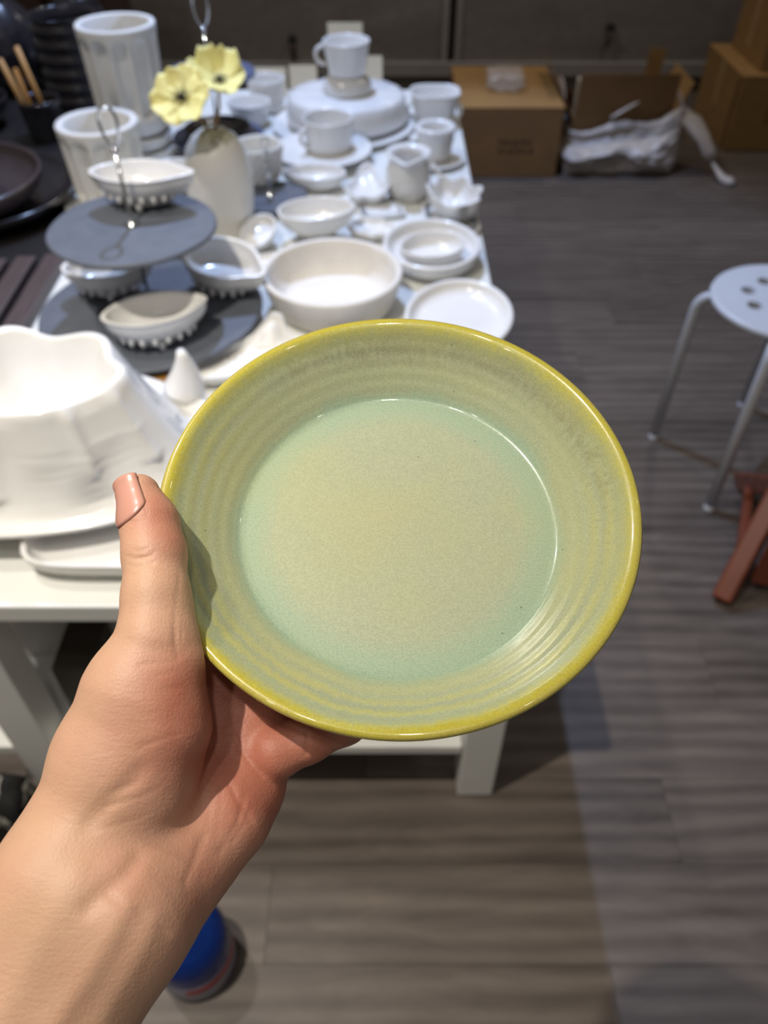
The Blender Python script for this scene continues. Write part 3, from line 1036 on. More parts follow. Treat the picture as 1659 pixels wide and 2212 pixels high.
# ------------------------------------------------------------------ fluted vessels
def fluted(label, loc, Rr, h, nfl, taper=1.0, t=0.014, cat='vase', phase=0.0):
    V, F = [], []
    n, rows = nfl * 14, 46
    def rad(a, z):
        base = Rr * (taper + (1 - taper) * z / h)
        d = ((a + phase) / (2 * PI) * nfl) % 1.0 - 0.5
        u = abs(d) / 0.40
        z0, z1 = 0.10 * h, 0.90 * h
        hw = Rr * 2 * PI / nfl * 0.40
        top = z1 - hw
        if u < 1 and z > z0:
            lim = z1 - hw + hw * math.sqrt(max(0, 1 - u * u))
            if z < lim:
                e = min(1.0, (lim - z) / (hw * .35), (1 - u) / 0.22, (z - z0) / (hw * .3))
                return base - 0.10 * Rr * e - .06 * Rr * math.sqrt(max(0, 1 - u * u)) * e
        return base
    prof = [(0.0, 0.0)] + [(1, z) for z in [h * k / rows for k in range(rows + 1)]]
    Vv, Ff = [], []
    rws = []
    Vv.append((0, 0, 0)); rws.append([0])
    for k in range(rows + 1):
        z = h * k / rows
        row = []
        for i in range(n):
            a = 2 * PI * i / n
            r = rad(a, z)
            if k == rows: r -= 0.002
            if k == 0: r -= 0.002
            Vv.append((r * math.cos(a), r * math.sin(a), z)); row.append(len(Vv) - 1)
        rws.append(row)
    for (r, z) in ((Rr - t * .8, h), (Rr - t, h - .003), (Rr - t, h * .7), ((Rr - t) * .97, h * .4), ((Rr - t) * .9, h * .12), ((Rr - t) * .5, h * .09)):
        row = []
        for i in range(n):
            a = 2 * PI * i / n
            Vv.append((r * math.cos(a), r * math.sin(a), z)); row.append(len(Vv) - 1)
        rws.append(row)
    Vv.append((0, 0, h * .09)); rws.append([len(Vv) - 1])
    for A, B in zip(rws[:-1], rws[1:]):
        if len(A) == 1:
            for k in range(n): Ff.append((A[0], B[(k + 1) % n], B[k]))
        elif len(B) == 1:
            for k in range(n): Ff.append((A[k], A[(k + 1) % n], B[0]))
        else:
            for k in range(n): Ff.append((A[k], A[(k + 1) % n], B[(k + 1) % n], B[k]))
    return mobj('fluted_vase', Vv, Ff, 'white_matte', None, loc, None, True, label, cat, 'fluted white vases')


fluted('tall white vase with arched flutes on a stack of white bowls', (-0.612, 2.05, 0.6685), 0.090, 0.205, 12, 0.92)
fluted('short white fluted pot standing behind the slate stand', (-0.622, 1.80, 0.580), 0.088, 0.165, 12, 0.90, 0.018)
for k in range(3):
    pottery('white_bowl', ('topmost', 'middle', 'lowest')[2 - k] + ' white bowl of the stack beneath the tall fluted vase', 'bowl', p_bowl(0.078 - 0.001 * k, 0.042, 0.6, 0.006, 0.0),
            (-0.606, 2.05, TZ + 0.0005 + k * 0.0335), group='stacked bowls under the tall vase')
pottery('white_saucer', 'white saucer beneath the short fluted pot', 'saucer', p_plate(0.115, 0.014, 0.7), (-0.622, 1.80, TZ + 0.0005))
pottery('small_white_jar', 'small rounded white jar left of the clam bowl, behind the top slate', 'jar', p_bowl(0.030, 0.05, 0.6, 0.004), (-0.575, 1.62, TZ + 0.0005 + 0.0), ry=1)
pottery('white_bowl', 'small white bowl lying behind the white flower vase and fluted stack', 'bowl', p_bowl(0.062, 0.05, 0.5), (-0.495, 1.885, TZ + 0.0005))

# ------------------------------------------------------------------ flower vase and anemones
vp = [(0, .002), (.040, .002), (.042, 0), (.048, 0), (.056, .012), (.064, .05), (.069, .09), (.070, .125), (.067, .155), (.058, .183), (.045, .203), (.030, .214), (.018, .2185), (.0145, .2205),
      (.012, .219), (.0115, .212), (.030, .200), (.045, .17), (.050, .1), (.040, .02), (0, .012)]
def pinch(a, r, z, x, y):
    s = 1 - 0.10 * math.exp(-(((a - 5.0 + PI) % (2 * PI) - PI) / .35) ** 2) * math.exp(-((z - .05) / .06) ** 2)
    return x * s, y * s, z
pottery('flower_vase', 'smooth white bottle vase with grey drip at the mouth, holding yellow flowers', 'vase', vp, (-0.344, 1.655, TZ + 0.0005), 'vase', 64, mod=pinch)


def petal_mesh(L, Wd, cup, seed):
    rnd = random.Random(seed)
    V, F = [], []
    nu, nv = 9, 8
    p1, p2 = rnd.uniform(0, 6), rnd.uniform(0, 6)
    for i in range(nu + 1):
        t = i / nu
        wd = Wd * (0.22 + 0.78 * math.sin(min(1, t * 1.12) * PI * 0.62)) * (1 - 0.42 * max(0, t - .72) / .28)
        for j in range(nv + 1):
            u = j / nv * 2 - 1
            x = L * t * (1 - 0.10 * u * u * t)
            y = wd * u
            z = cup * L * (t ** 1.7) + 0.10 * Wd * u * u + 0.0035 * t * math.sin(4 * u + p1) + 0.003 * t * t * math.sin(7 * u + p2)
            V.append((x, y, z))
    for i in range(nu):
        for j in range(nv):
            a = i * (nv + 1) + j
            F.append((a, a + 1, a + nv + 2, a + nv + 1))
    return V, F


def flower(label, head, face, base, rp, cups, seed, spin):
    t = thing('anemone_flower', label, 'flower', base, group='yellow flowers in the white vase')
    rel = Vector(head) - Vector(base)
    q = Vector(face).to_track_quat('Z', 'Y').to_matrix()
    n = len(cups)
    for k in range(n):
        V, F = petal_mesh(rp * (1.0 if k % 2 else .93), rp * .56, cups[k], seed + k)
        m = Matrix.Rotation(2 * PI * k / n + spin, 3, 'Z')
        off = Vector((0, 0, 0.0012 * (k % 2)))
        p = mobj('petal', [rel + q @ (m @ Vector(v) + off) for v in V], F, 'petal', t)
        s = p.modifiers.new('thick', 'SOLIDIFY'); s.thickness = 0.0009
    V, F = sphere(rp * .13, 12, 8)
    mobj('flower_centre', [rel + q @ (Vector(v) * 1.0 + Vector((0, 0, .004))) for v in V], F, 'stamen', t)
    VV, FF = [], []
    for k in range(22):
        a = 2 * PI * k / 22
        d = Vector((math.cos(a), math.sin(a), .45))
        V, F = tube([rel + q @ (d * rp * .08), rel + q @ (d * rp * (.24 + .05 * (k % 3)))], .0007, 5)
        o = len(VV); VV += V; FF += [tuple(i + o for i in f) for f in F]
    st = mobj('stamens', VV, FF, 'stamen', t)
    st['kind'] = 'stuff'
    mid = rel * .5 + Vector((0.004, 0, 0))
    V, F = tube([(0, 0, 0), mid * .5, mid, rel * .8, rel - Vector(face) * .004], .0032, 8)
    mobj('stem', V, F, 'stem', t)


vx, vy, vz = -0.344, 1.655, TZ + .212
flower('open yellow anemone facing the viewer, larger and lower of the two', (-0.380, 1.600, 0.853), (-0.12, -0.62, 0.62), (vx - .004, vy - .003, vz), 0.061, (.18, .10, .22, .12, .16, .25), 21, .3)
flower('yellow anemone seen side-on, higher and behind the other', (-0.321, 1.680, 0.858), (0.05, -0.35, 0.9), (vx + .004, vy + .002, vz), 0.056, (.25, .55, .8, .7, .45, .22), 41, .0)

# ------------------------------------------------------------------ white tableware on the right half of the table
Z = TZ + 0.0005


def handle(parent, x, z0, z1, out, r=0.006, m='white_glaze', ang=0.0, y=0.0):
    pts = []
    for k in range(11):
        a = -PI / 2 + PI * k / 10
        d = x + out * math.cos(a)
        zz = (z0 + z1) / 2 + (z1 - z0) / 2 * math.sin(a)
        pts.append((d * math.cos(ang) - y * math.sin(ang), d * math.sin(ang) + y * math.cos(ang), zz))
    V, F = tube(pts, r, 8)
    return mobj('handle', V, F, m, parent)


def cup(name, label, loc, R0, R1, h, ang, fl=0.0, nfl=40, cat='cup', out=.028, tilt=(0, 0)):
    t = thing(name, label, cat, loc)
    t.rotation_euler = (tilt[0], tilt[1], 0)
    V, F = lathe(p_cup(R0, R1, h), 80 if fl else 48, 1, 1, flutes(nfl, fl) if fl else None)
    mobj('cup_body', V, F, 'white_glaze', t)
    handle(t, R1 * .93, h * .25, h * .80, out, .0055, ang=ang)
    return t


def scales(n, rows, amp):
    def f(a, r, z, x, y):
        if z > 0.006 and r > 0.05:
            s = 1 + amp * math.cos(n * a + (PI if int(z / 0.011) % 2 else 0))
        else:
            s = 1
        return x * s, y * s, z
    return f


# big round bowl, deep with scaled outside
bp = [(0, .002), (.085, .002), (.088, 0), (.100, 0), (.108, .006)] + [(.110 + .020 * (k / 8) ** .7, .008 + .062 * k / 8) for k in range(1, 9)] + \
     [(.1305, .073), (.128, .0755), (.122, .0755), (.1195, .073), (.117, .06), (.111, .035), (.102, .018), (.085, .012), (.05, .011), (0, .011)]
def bigmod(a, r, z, x, y):
    if .01 < z < .068 and r > .108 + .015 * z / .07:
        s = 1 + .008 * math.cos(48 * a + (PI if int(z / .0095) % 2 else 0))
    elif r < .1195 and z > .02:
        s = 1 + .006 * math.cos(12 * a)
    else: s = 1
    return x * s, y * s, z
pottery('round_bowl', 'big round white bowl with upright scaled wall', 'bowl', bp, (-0.096, 1.350, Z), 'plaster', 192, mod=bigmod)
pottery('round_dish', 'round white dish with rolled rim and a small bowl inside', 'dish', p_bowl(0.100, 0.040, 0.7, 0.010), (0.098, 1.525, Z), 'white_glaze', rx=1, ry=1.12)
pottery('small_oval_bowl', 'small glossy oval bowl sitting inside the round white dish', 'bowl', p_bowl(0.062, 0.038, 0.55, 0.005), (0.100, 1.495, Z + 0.0165), 'white_glaze', rx=1.05, ry=.9, rz=R(20), mod=leaf([(PI, .12, .4)]))
V, F = lathe([(0, 0), (.010, 0), (.012, .0006), (0, .0008)], 14, 1, .6)
t = mobj('painted_mark', V, F, 'decal', bpy.data.objects['small_oval_bowl'], (-.012, -.014, .0128))
pottery('oval_plate', 'broad oval white plate overhanging the table edge behind the green plate', 'plate', p_bowl(0.098, 0.034, 0.7, 0.009), (0.136, 1.262, Z), 'white_glaze', rx=1.0, ry=1.32, rz=R(-12))

# leaf, shell and fish shapes
def veins(n, amp):
    def f(a, r, z, x, y):
        return x, y, z + amp * math.sin(n * a) * (r / .1)
    return f
def fish(a, r, z, x, y):
    s = 1 + .35 * math.exp(-(((a - PI / 2 + .55 + PI) % (2 * PI) - PI) / .22) ** 2)
    zz = z + .0025 * math.sin(x * 420) * math.sin(y * 300) * (1 if r < .09 else 0) + (.035 * (s - 1) / .35 if r > .07 else 0)
    return x * s, y * s, zz
pottery('fish_dish', 'white fish-scaled dish with upright fin, just behind the green plate', 'dish', p_bowl(0.100, 0.026, 0.7, 0.006)[:-3] + [(.07, .012), (.055, .012), (.04, .012), (.02, .012), (0, .012)], (-0.238, 1.138, Z), 'white_matte', 72, 1.15, .50, R(24), mod=fish)
pottery('small_white_bowl', 'smooth shallow white bowl resting beside the fish-scaled dish', 'bowl', p_bowl(0.066, 0.030, 0.6, 0.005), (-0.070, 1.150, Z), 'white_glaze', rx=.95, ry=.85, rz=R(20))
pottery('leaf_dish', 'pointed white leaf dish left of the big round bowl', 'dish', p_bowl(0.055, 0.022, 0.6, 0.005), (-0.245, 1.478, Z), 'white_matte', rx=1.0, ry=.62, rz=R(35), mod=leaf([(PI, .55, .3)], .02, 9))
pottery('spoon_rest', 'small rounded white dish standing on edge beside the footed oval bowl', 'dish', p_bowl(0.048, 0.030, 0.5, 0.005), (-0.262, 1.590, Z + .012), 'white_glaze', rx=.75, ry=1.15, rz=R(-12), tilt=(R(12), 0))
t = thing('footed_oval_bowl', 'oval white bowl on little feet behind the big round bowl', 'bowl', (-0.145, 1.622, Z), R(12))
V, F = lathe(p_bowl(0.080, 0.050, 0.5, 0.006), 56, 1.0, .72, leaf([(0, .08, .5)]))
mobj('bowl_body', V, F, 'white_glaze', t, (0, 0, .020))
for k in range(3):
    V, F = lathe([(0, 0), (.007, 0), (.008, .004), (.006, .014), (.010, .024), (0, .026)], 12)
    mobj('foot', V, F, 'white_glaze', t, (.042 * math.cos(k * 2.09 - 1.57), .028 * math.sin(k * 2.09 - 1.57), 0))
def coral(a, r, z, x, y):
    s = 1 + .06 * math.cos(9 * a)
    return x * s, y * s, z + .003 * math.sin(x * 520) * math.sin(y * 520)
pottery('textured_leaf_dish', 'small bumpy white leaf dish between the big bowl and the round dish', 'dish', p_bowl(0.055, 0.022, 0.6, 0.005)[:-3] + [(.03, .012), (.02, .012), (.01, .012), (0, .012)], (-0.026, 1.640, Z), 'white_matte', 72, .95, .70, R(-15), mod=coral)
pottery('oval_leaf_dish', 'oval white dish with pointed lip behind the footed bowl', 'dish', p_bowl(0.078, 0.040, 0.45, 0.006), (-0.158, 1.890, Z), 'white_glaze', rx=.88, ry=.62, rz=R(-6), mod=leaf([(PI, .28, .35)]))
def tri(a, r, z, x, y):
    s = 1 + .22 * math.cos(3 * (a + .5)) + .03 * math.cos(9 * a)
    return x * s, y * s, z + .018 * max(0, math.cos(3 * (a + .5))) * (r / .08) ** 2
pottery('triangular_leaf_dish', 'three-cornered white leaf dish left of the creamer', 'dish', p_bowl(0.075, 0.030, 0.5, 0.006), (-0.040, 1.835, Z), 'white_glaze', 60, .64, 1.05, 0, mod=tri)
pottery('square_tray', 'thin white rounded-square tray under the three-cornered leaf dish', 'tray', p_plate(.07, .008, .85, .004), (-0.006, 1.755, Z - .0003), 'white_glaze', 56, .75, .55, R(10), mod=superell(5))

# creamer jug
t = thing('creamer_jug', 'white creamer jug with wide round mouth and curled handle', 'jug', (0.056, 1.845, Z))
jp = [(0, .002), (.032, .002), (.034, 0), (.040, 0), (.048, .012), (.054, .035), (.052, .06), (.044, .082), (.042, .09), (.050, .100), (.053, .1025), (.051, .105), (.044, .104), (.036, .098), (.034, .088), (.042, .06), (.044, .03), (.03, .012), (0, .010)]
def spout(a, r, z, x, y):
    g = math.exp(-(((a - 4.6 + PI) % (2 * PI) - PI) / .35) ** 2) * max(0, (z - .05) / .055)
    return x * (1 + .22 * g), y * (1 + .22 * g), z - .006 * g
V, F = lathe(jp, 56, 1, 1, spout); mobj('jug_body', V, F, 'white_glaze', t)
handle(t, .046, .02, .085, .034, .0055, ang=R(-25))
# scalloped shell dish right of the creamer
def shell(a, r, z, x, y):
    s = 1 + .10 * math.cos(7 * a) + .18 * math.exp(-(((a - 4.3 + PI) % (2 * PI) - PI) / .4) ** 2)
    return x * s, y * s, z + .005 * math.cos(7 * a) * (r / .08)
pottery('shell_dish', 'white scalloped shell dish at the right table edge beside the creamer', 'dish', p_bowl(0.072, 0.055, 0.5, 0.006), (0.156, 1.725, Z + .0085), 'white_glaze', 70, .80, 1.05, R(10), mod=shell)
pottery('square_tray', 'thin white rounded-square tray under the scalloped shell dish', 'tray', p_plate(.085, .008, .85, .004), (0.150, 1.725, Z - .0003), 'white_glaze', 56, .72, 1.05, R(4), mod=superell(5))
pottery('thick_rim_pot', 'small white pot with a thick turned rim on a scalloped saucer', 'pot', [(0, .002), (.030, .002), (.032, 0), (.040, 0), (.044, .01), (.042, .022), (.046, .045), (.044, .058), (.050, .064), (.0525, .070), (.050, .076), (.042, .077), (.036, .072), (.034, .06), (.034, .02), (0, .012)],
        (0.128, 2.055, Z + .0125), 'white_glaze', 56)
pottery('saucer', 'scalloped white saucer beneath the thick-rimmed pot', 'saucer', p_plate(0.080, 0.012, 0.6), (0.126, 2.055, Z), 'white_glaze', 72, mod=flutes(18, .02))
t = thing('square_bowl', 'rounded-square white bowl at the far right corner of the table', 'bowl', (0.140, 2.340, Z))
V, F = lathe(p_cup(.050, .070, .082, .006), 56, 1, .85, superell(3.2)); mobj('bowl_body', V, F, 'white_glaze', t)
handle(t, .060, .022, .060, .02, .005, ang=R(200))
handle(t, .060, .022, .060, .02, .005, ang=R(-25))
pottery('saucer', 'flat white saucer beneath the far right square bowl', 'saucer', p_plate(0.070, 0.006, 0.7, .003), (0.125, 2.215, Z), 'white_glaze', 48, .9, .6)

# far stack: upturned ribbed dish, small upturned bowl, cup on top
def ribs(a, r, z, x, y):
    return x, y, z + (.0012 * math.cos(x * 620) if z > .05 else 0)
inv = [(0, .004), (.13, .004), (.150, 0), (.163, 0), (.166, .006), (.163, .03), (.160, .055), (.154, .064), (.140, .068), (.11, .069), (.08, .069), (.05, .069), (.02, .069), (0, .069)]
pottery('ribbed_dish', 'large upturned white ribbed dish carrying the topmost cup', 'dish', inv, (-0.101, 2.300, Z + .0225), 'white_glaze', 90, 1.0, .92, mod=ribs)
pottery('large_plate', 'large white plate under the upturned ribbed dish', 'plate', p_plate(0.195, 0.016, .75), (-0.110, 2.290, Z), 'white_glaze', 72)
pottery('upturned_bowl', 'small upturned white bowl between the ribbed dish and the top cup', 'bowl', [(0, .003), (.05, .003), (.058, 0), (.064, 0), (.066, .006), (.064, .02), (.058, .032), (.046, .040), (.036, .041), (0, .041)], (-0.098, 2.300, Z + .0925), 'white_glaze', 48)
cup('coffee_cup', 'plain white cup on top of the far stack of dishes', (-0.098, 2.300, Z + .135), .048, .062, .080, R(170), out=.026)
cup('ribbed_cup', 'ribbed white cup standing on a saucer in front of the far stack', (-0.135, 2.105, Z + .0135), .058, .064, .075, R(215), .010, 40, out=.022)
pottery('saucer', 'white saucer beneath the ribbed cup', 'saucer', p_plate(0.125, 0.013, .55), (-0.155, 2.062, Z + .0185), 'white_glaze', 60)
bpy.data.objects['ribbed_cup'].location = (-0.140, 2.072, Z + .0275)
# cups around the rear stand
pottery('white_tumbler', 'taller white tumbler at the far left, beside the rear blue stand', 'cup', p_cup(.046, .054, .085), (-0.335, 2.44, Z), 'white_glaze')
pottery('white_bowl', 'low white bowl in front of the far left tumbler', 'bowl', p_cup(.046, .060, .060), (-0.372, 2.325, Z), 'white_glaze')
# knobbly cup
kp = p_cup(.040, .058, .085, .006)
t = thing('hobnail_cup', 'knobbly white hobnail cup behind the flower vase', 'cup', (-0.292, 1.870 + .01, Z + .024))
V, F = lathe(kp, 56); mobj('cup_body', V, F, 'white_matte', t)
nb0 = None
for j in range(6):
    for k in range(18):
        a = 2 * PI * (k + .5 * (j % 2)) / 18
        z = .012 + j * .012
        r = .041 + .017 * z / .085
        if nb0 is None:
            Vn, Fn = sphere(.0045, 8, 5); nb0 = mobj('hobnail', Vn, Fn, 'white_matte', t, (r * math.cos(a), r * math.sin(a), z))
        else: share('hobnail', nb0, t, (r * math.cos(a), r * math.sin(a), z))

# cream price cards at the far end
def card(label, x, y, wd, ht, z=TZ, rz=0.0):
    t = thing('price_card', label, 'card', (x, y, z + .0005), rz, 'cream price cards')
    V = [(-wd / 2, .004, 0), (wd / 2, .004, 0), (wd / 2, .018, ht), (-wd / 2, .018, ht), (-wd / 2, .036, 0), (wd / 2, .036, 0)]
    a = mobj('front_panel', V[:4], [(0, 1, 2, 3)], 'card', t, smooth=False)
    b = mobj('back_panel', V[2:], [(0, 1, 3, 2)], 'card', t, smooth=False)
    for o in (a, b):
        s = o.modifiers.new('thick', 'SOLIDIFY'); s.thickness = .0012
    return t
card('tall cream card rising behind the topmost cup', -0.112, 2.555, .100, .190)
card('low cream card left of the far dish stack', -0.235, 2.500, .080, .095)
card('low cream card right behind the topmost cup', -0.035, 2.555, .060, .105)
card('cream card behind the far left tumbler', -0.345, 2.555, .11, .075)

# ------------------------------------------------------------------ big sculptural bowl at the front left
def conch(a, r, z, x, y):
    # irregular six-sided mouth, spreading skirt with drips and strata
    hexa = 1 + .055 * math.cos(6 * a + .6) + .05 * math.cos(2 * a + .4) + .03 * math.cos(5 * a + 2)
    sk = 0.0
    if r > .150:
        sk = min(1, (r - .150) / .07)
    hexa = hexa * (1 - sk) + sk * (1 + .10 * math.exp(-(((a - .45 + PI) % (2 * PI) - PI) / .4) ** 2) + .05 * math.cos(3 * a + 1))
    dz = 0.0
    if .04 < z < .20 and r > .126:
        for (t, wd, z0) in ((4.55, .07, .05), (5.35, .06, .08), (5.85, .07, .07), (.25, .08, .06), (3.7, .07, .07), (3.1, .08, .06), (1.4, .1, .06)):
            d = (a - t + PI) % (2 * PI) - PI
            if z > z0: hexa += .060 * math.exp(-(d / wd) ** 2)
        hexa += .016 * math.sin(z * 420 + 2 * math.sin(3 * a)) * max(0, math.sin(a * 2.5 + .7)) ** .5 if z < .13 else 0
    if z > .19:
        dz = .0035 * math.cos(6 * a + .6) + .002 * math.cos(3 * a)
    return x * hexa, y * hexa, z * .68 + dz
cpf = [(0, .012), (.13, .010), (.17, .004), (.20, 0), (.222, .008), (.232, .020), (.230, .026), (.222, .026), (.205, .018)]
for k in range(1, 24):
    t_ = k / 24
    cpf.append((.205 - .078 * (t_ ** .75), .018 + .190 * (t_ ** 1.15)))
cpf += [(.126, .212), (.122, .217), (.116, .216), (.112, .208), (.106, .18), (.096, .13), (.08, .085), (.055, .06), (.025, .052), (0, .05)]
cb = thing('sculpted_bowl', 'large white sculpted bowl with six-sided mouth and dripping skirt, front left', 'bowl', (-0.478, 0.872, 0.5985))
V, F = lathe(cpf, 140, 1.0, .82, conch)
mobj('bowl_body', V, F, 'white_glaze', cb)
hp = [(.168 + .010 * math.sin(t * 2), .128 - .01 * t, .02 + .078 * t) for t in [k / 8 for k in range(9)]]
V, F = tube(hp, .034, 14, r2=.006)
mobj('curled_tip', V, F, 'white_glaze', cb)
rt = pottery('rectangular_dish', 'rounded rectangular white dish beneath the sculpted bowl at the table front', 'dish', p_bowl(.190, .036, .86, .007), (-0.285, 0.790, Z), 'white_glaze', 96, 1.0, .72, mod=superell(7))

# ------------------------------------------------------------------ dark ceramics on the left
DG = 'dark ceramics on the black table'
for k, (rr, hh, lab) in enumerate(((.225, .045, 'widest black bowl, lowest of the dark nest at the left edge'), (.205, .075, 'brown-black bowl in the middle of the nest at the left edge'), (.150, .075, 'smallest dark grey bowl, innermost of the nest at the left edge'))):
    pottery('dark_bowl', lab, 'bowl', p_bowl(rr, hh, .45, .009), (-0.935 - .03 * k, 1.79 - .05 * k, TZ + .0005 + (.0, .0155, .031)[k]), ('black_glaze', 'dark_brown_glaze', 'dark_brown_glaze')[k], 72, group=DG)
# stained boards fanned out on the white table
for k in range(3):
    o = box('serving_board', -.020, .020, -.25, .27, 0, .022, 'dark_board', None, .003)
    o.location = (-0.672 - .056 * k, 1.25 - .01 * k, TZ + .0005)
    o.rotation_euler = (0, 0, R(1))
    tag(o, ('dark stained board next to the slate stand', 'middle one of the dark stained boards at left', 'leftmost dark stained board at the picture edge')[k], 'board', 'dark stained boards')
pottery('dark_pot', 'dark brush pot holding bare wooden sticks', 'pot', p_cup(.045, .055, .10, .006), (-0.905, 2.22, TZ + .0005), 'black_glaze', group=DG)
for k, (dx, dy, x1, y1, z1) in enumerate(((.01, .02, -.025, .02, .215), (-.02, -.01, -.055, -.03, .20), (-.02, .01, -.045, .02, .165))):
    V, F = tube([(dx, dy, .012), (x1, y1, z1)], .0062, 10)
    o = mobj('wooden_stick', V, F, 'stick', None, (-0.905, 2.22, TZ), label=('tallest bare wooden stick leaning right in the dark pot', 'bare wooden stick in the middle of the dark pot', 'shortest wooden stick leaning left in the dark pot')[k], cat='stick', group='wooden sticks in the dark pot')
def rib(a, r, z, x, y):
    s = 1 + (.05 * math.cos(z * 2 * PI / .035) if r > .06 else 0)
    return x * s, y * s, z
kp = p_cup(.085, .090, .24, .008)
kp = kp[:4] + [(.088, .004 + .236 * k / 40) for k in range(41)] + kp[11:]
pottery('ribbed_jar', 'black ribbed jar behind the wooden sticks', 'jar', kp, (-0.875, 2.46, TZ + .0005), 'black_glaze', 60, mod=rib, group=DG)
pottery('black_bowl', 'shallow black bowl at the far left behind the brush pot', 'bowl', p_bowl(.13, .07, .5, .008), (-1.16, 2.30, TZ + .0005), 'black_glaze', group=DG)
pottery('black_vase', 'round-bellied black vase at the upper left corner', 'vase', [(0, .002), (.06, 0), (.07, .004), (.11, .06), (.12, .12), (.10, .19), (.06, .23), (.045, .25), (.055, .275), (.050, .277), (.038, .25), (.05, .22), (.09, .15), (.06, .02), (0, .012)], (-1.12, 2.62, TZ + .0005), 'black_glaze', group=DG)
pottery('black_vase', 'squat black vase between the ribbed jar and the wall', 'vase', [(0, .002), (.06, 0), (.07, .004), (.10, .06), (.10, .14), (.07, .20), (.06, .22), (.066, .235), (.058, .236), (.05, .21), (.08, .12), (.05, .02), (0, .012)], (-0.90, 2.68, TZ + .0005), 'black_glaze', group=DG)
sh = thing('dark_cabinet', 'dark brown cabinet with an orange shelf edge behind the black ceramics', 'cabinet', (0, 0, 0))
box('cabinet_body', -2.4, -1.22, 3.25, 3.65, 0, .95, 'shelf_brown', sh, .003)
box('shelf_edge', -2.4, -1.0, 3.2, 3.65, .951, .985, 'orange', sh, .003)
box('side_panel', -1.215, -1.0, 3.3, 3.62, 0, .95, 'shelf_brown', sh, .003)

# ------------------------------------------------------------------ cartons
def print_marks(parent, x0, y, z0, wd, seed, rows=2):
    rnd = random.Random(seed)
    VV, FF = [], []
    for r_ in range(rows):
        x = x0
        while x < x0 + wd:
            w_ = rnd.uniform(.008, .022)
            zz = z0 - r_ * .035
            o = len(VV)
            VV += [(x, y, zz), (x + w_, y, zz), (x + w_, y, zz + .018), (x, y, zz + .018)]
            FF.append((o, o + 1, o + 2, o + 3))
            x += w_ + rnd.uniform(.006, .014)
    mobj('printed_marks', VV, FF, 'ink', parent, smooth=False)


ca = thing('closed_carton', 'closed brown carton with clear film on top, right behind the table', 'carton', (0, 0, 0))
box('carton_body', .30, .72, 3.345, 3.88, 0.0005, .272, 'carton_dark', ca, .004)
box('lid_flap', .299, .721, 3.344, 3.612, .272, .2765, 'carton', ca, .001)
box('lid_flap', .299, .721, 3.614, 3.881, .272, .2765, 'carton', ca, .001)
print_marks(ca, .47, 3.3435, .135, .14, 4)
def crumple(name, label, cat, loc, size, m, seed, sub=4, amp=.25, freq=6.0, parent=None):
    from mathutils import noise as mn
    bm = bmesh.new()
    bmesh.ops.create_icosphere(bm, subdivisions=sub, radius=1)
    for v in bm.verts:
        d = v.co.normalized()
        s = 1 + amp * (mn.noise(d * freq * .5 + Vector((seed, 0, 0))) + .6 * abs(mn.noise(d * freq + Vector((0, seed, 0)))) )
        c = d * s
        c = Vector((max(-1, min(1, c.x * 1.25)), max(-1, min(1, c.y * 1.25)), max(-.86, min(1, c.z * 1.2))))
        v.co = Vector((c.x * size[0], c.y * size[1], c.z * size[2]))
    zmin = min(v.co.z for v in bm.verts)
    for v in bm.verts: v.co.z -= zmin
    o = bm_obj(name, bm, m, parent, loc, None, True)
    return tag(o, label, cat)
crumple('clear_film', 'crumpled clear plastic film lying on the closed carton', 'film', (.505, 3.60, .277), (.075, .09, .035), 'clear', 3.0, 4, .35, 5)

co = thing('open_carton', 'open brown carton with raised flaps, stuffed and half wrapped in a white bag', 'carton', (.985, 3.62, 0))
for (nm, x0, x1, y0, y1) in (('front_wall', -.20, .20, -.172, -.167), ('back_wall', -.20, .20, .167, .172), ('side_wall', -.205, -.200, -.172, .172), ('side_wall', .200, .205, -.172, .172)):
    box(nm, x0, x1, y0, y1, .0045, .205, 'carton_dark', co, .001)
box('carton_bottom', -.20, .20, -.167, .167, .0005, .004, 'carton_dark', co, 0)
box('front_flap', -.20, .20, 0, .004, 0, .165, 'carton_dark', co, .001, (0, -.172, .206), (R(4), 0, 0))
box('back_flap', .02, .09, 0, .004, 0, .165, 'carton', co, .001, (.13, .168, .206), (R(-5), R(4), 0))
box('side_flap', -.004, 0, -.165, .165, 0, .165, 'carton_dark', co, .001, (-.205, 0, .206), (0, R(-32), 0))
box('side_flap', 0, .004, -.165, .10, 0, .14, 'carton', co, .001, (.205, 0, .206), (0, R(24), 0))  # lighter cardboard stands for the light on this flap
fb = box('foam_block', -.09, .09, -.05, .05, 0, .27, 'foam', None, .006, (.93, 3.70, .0055), (0, 0, R(6)))
tag(fb, 'white foam block poking out of the open carton', 'foam')

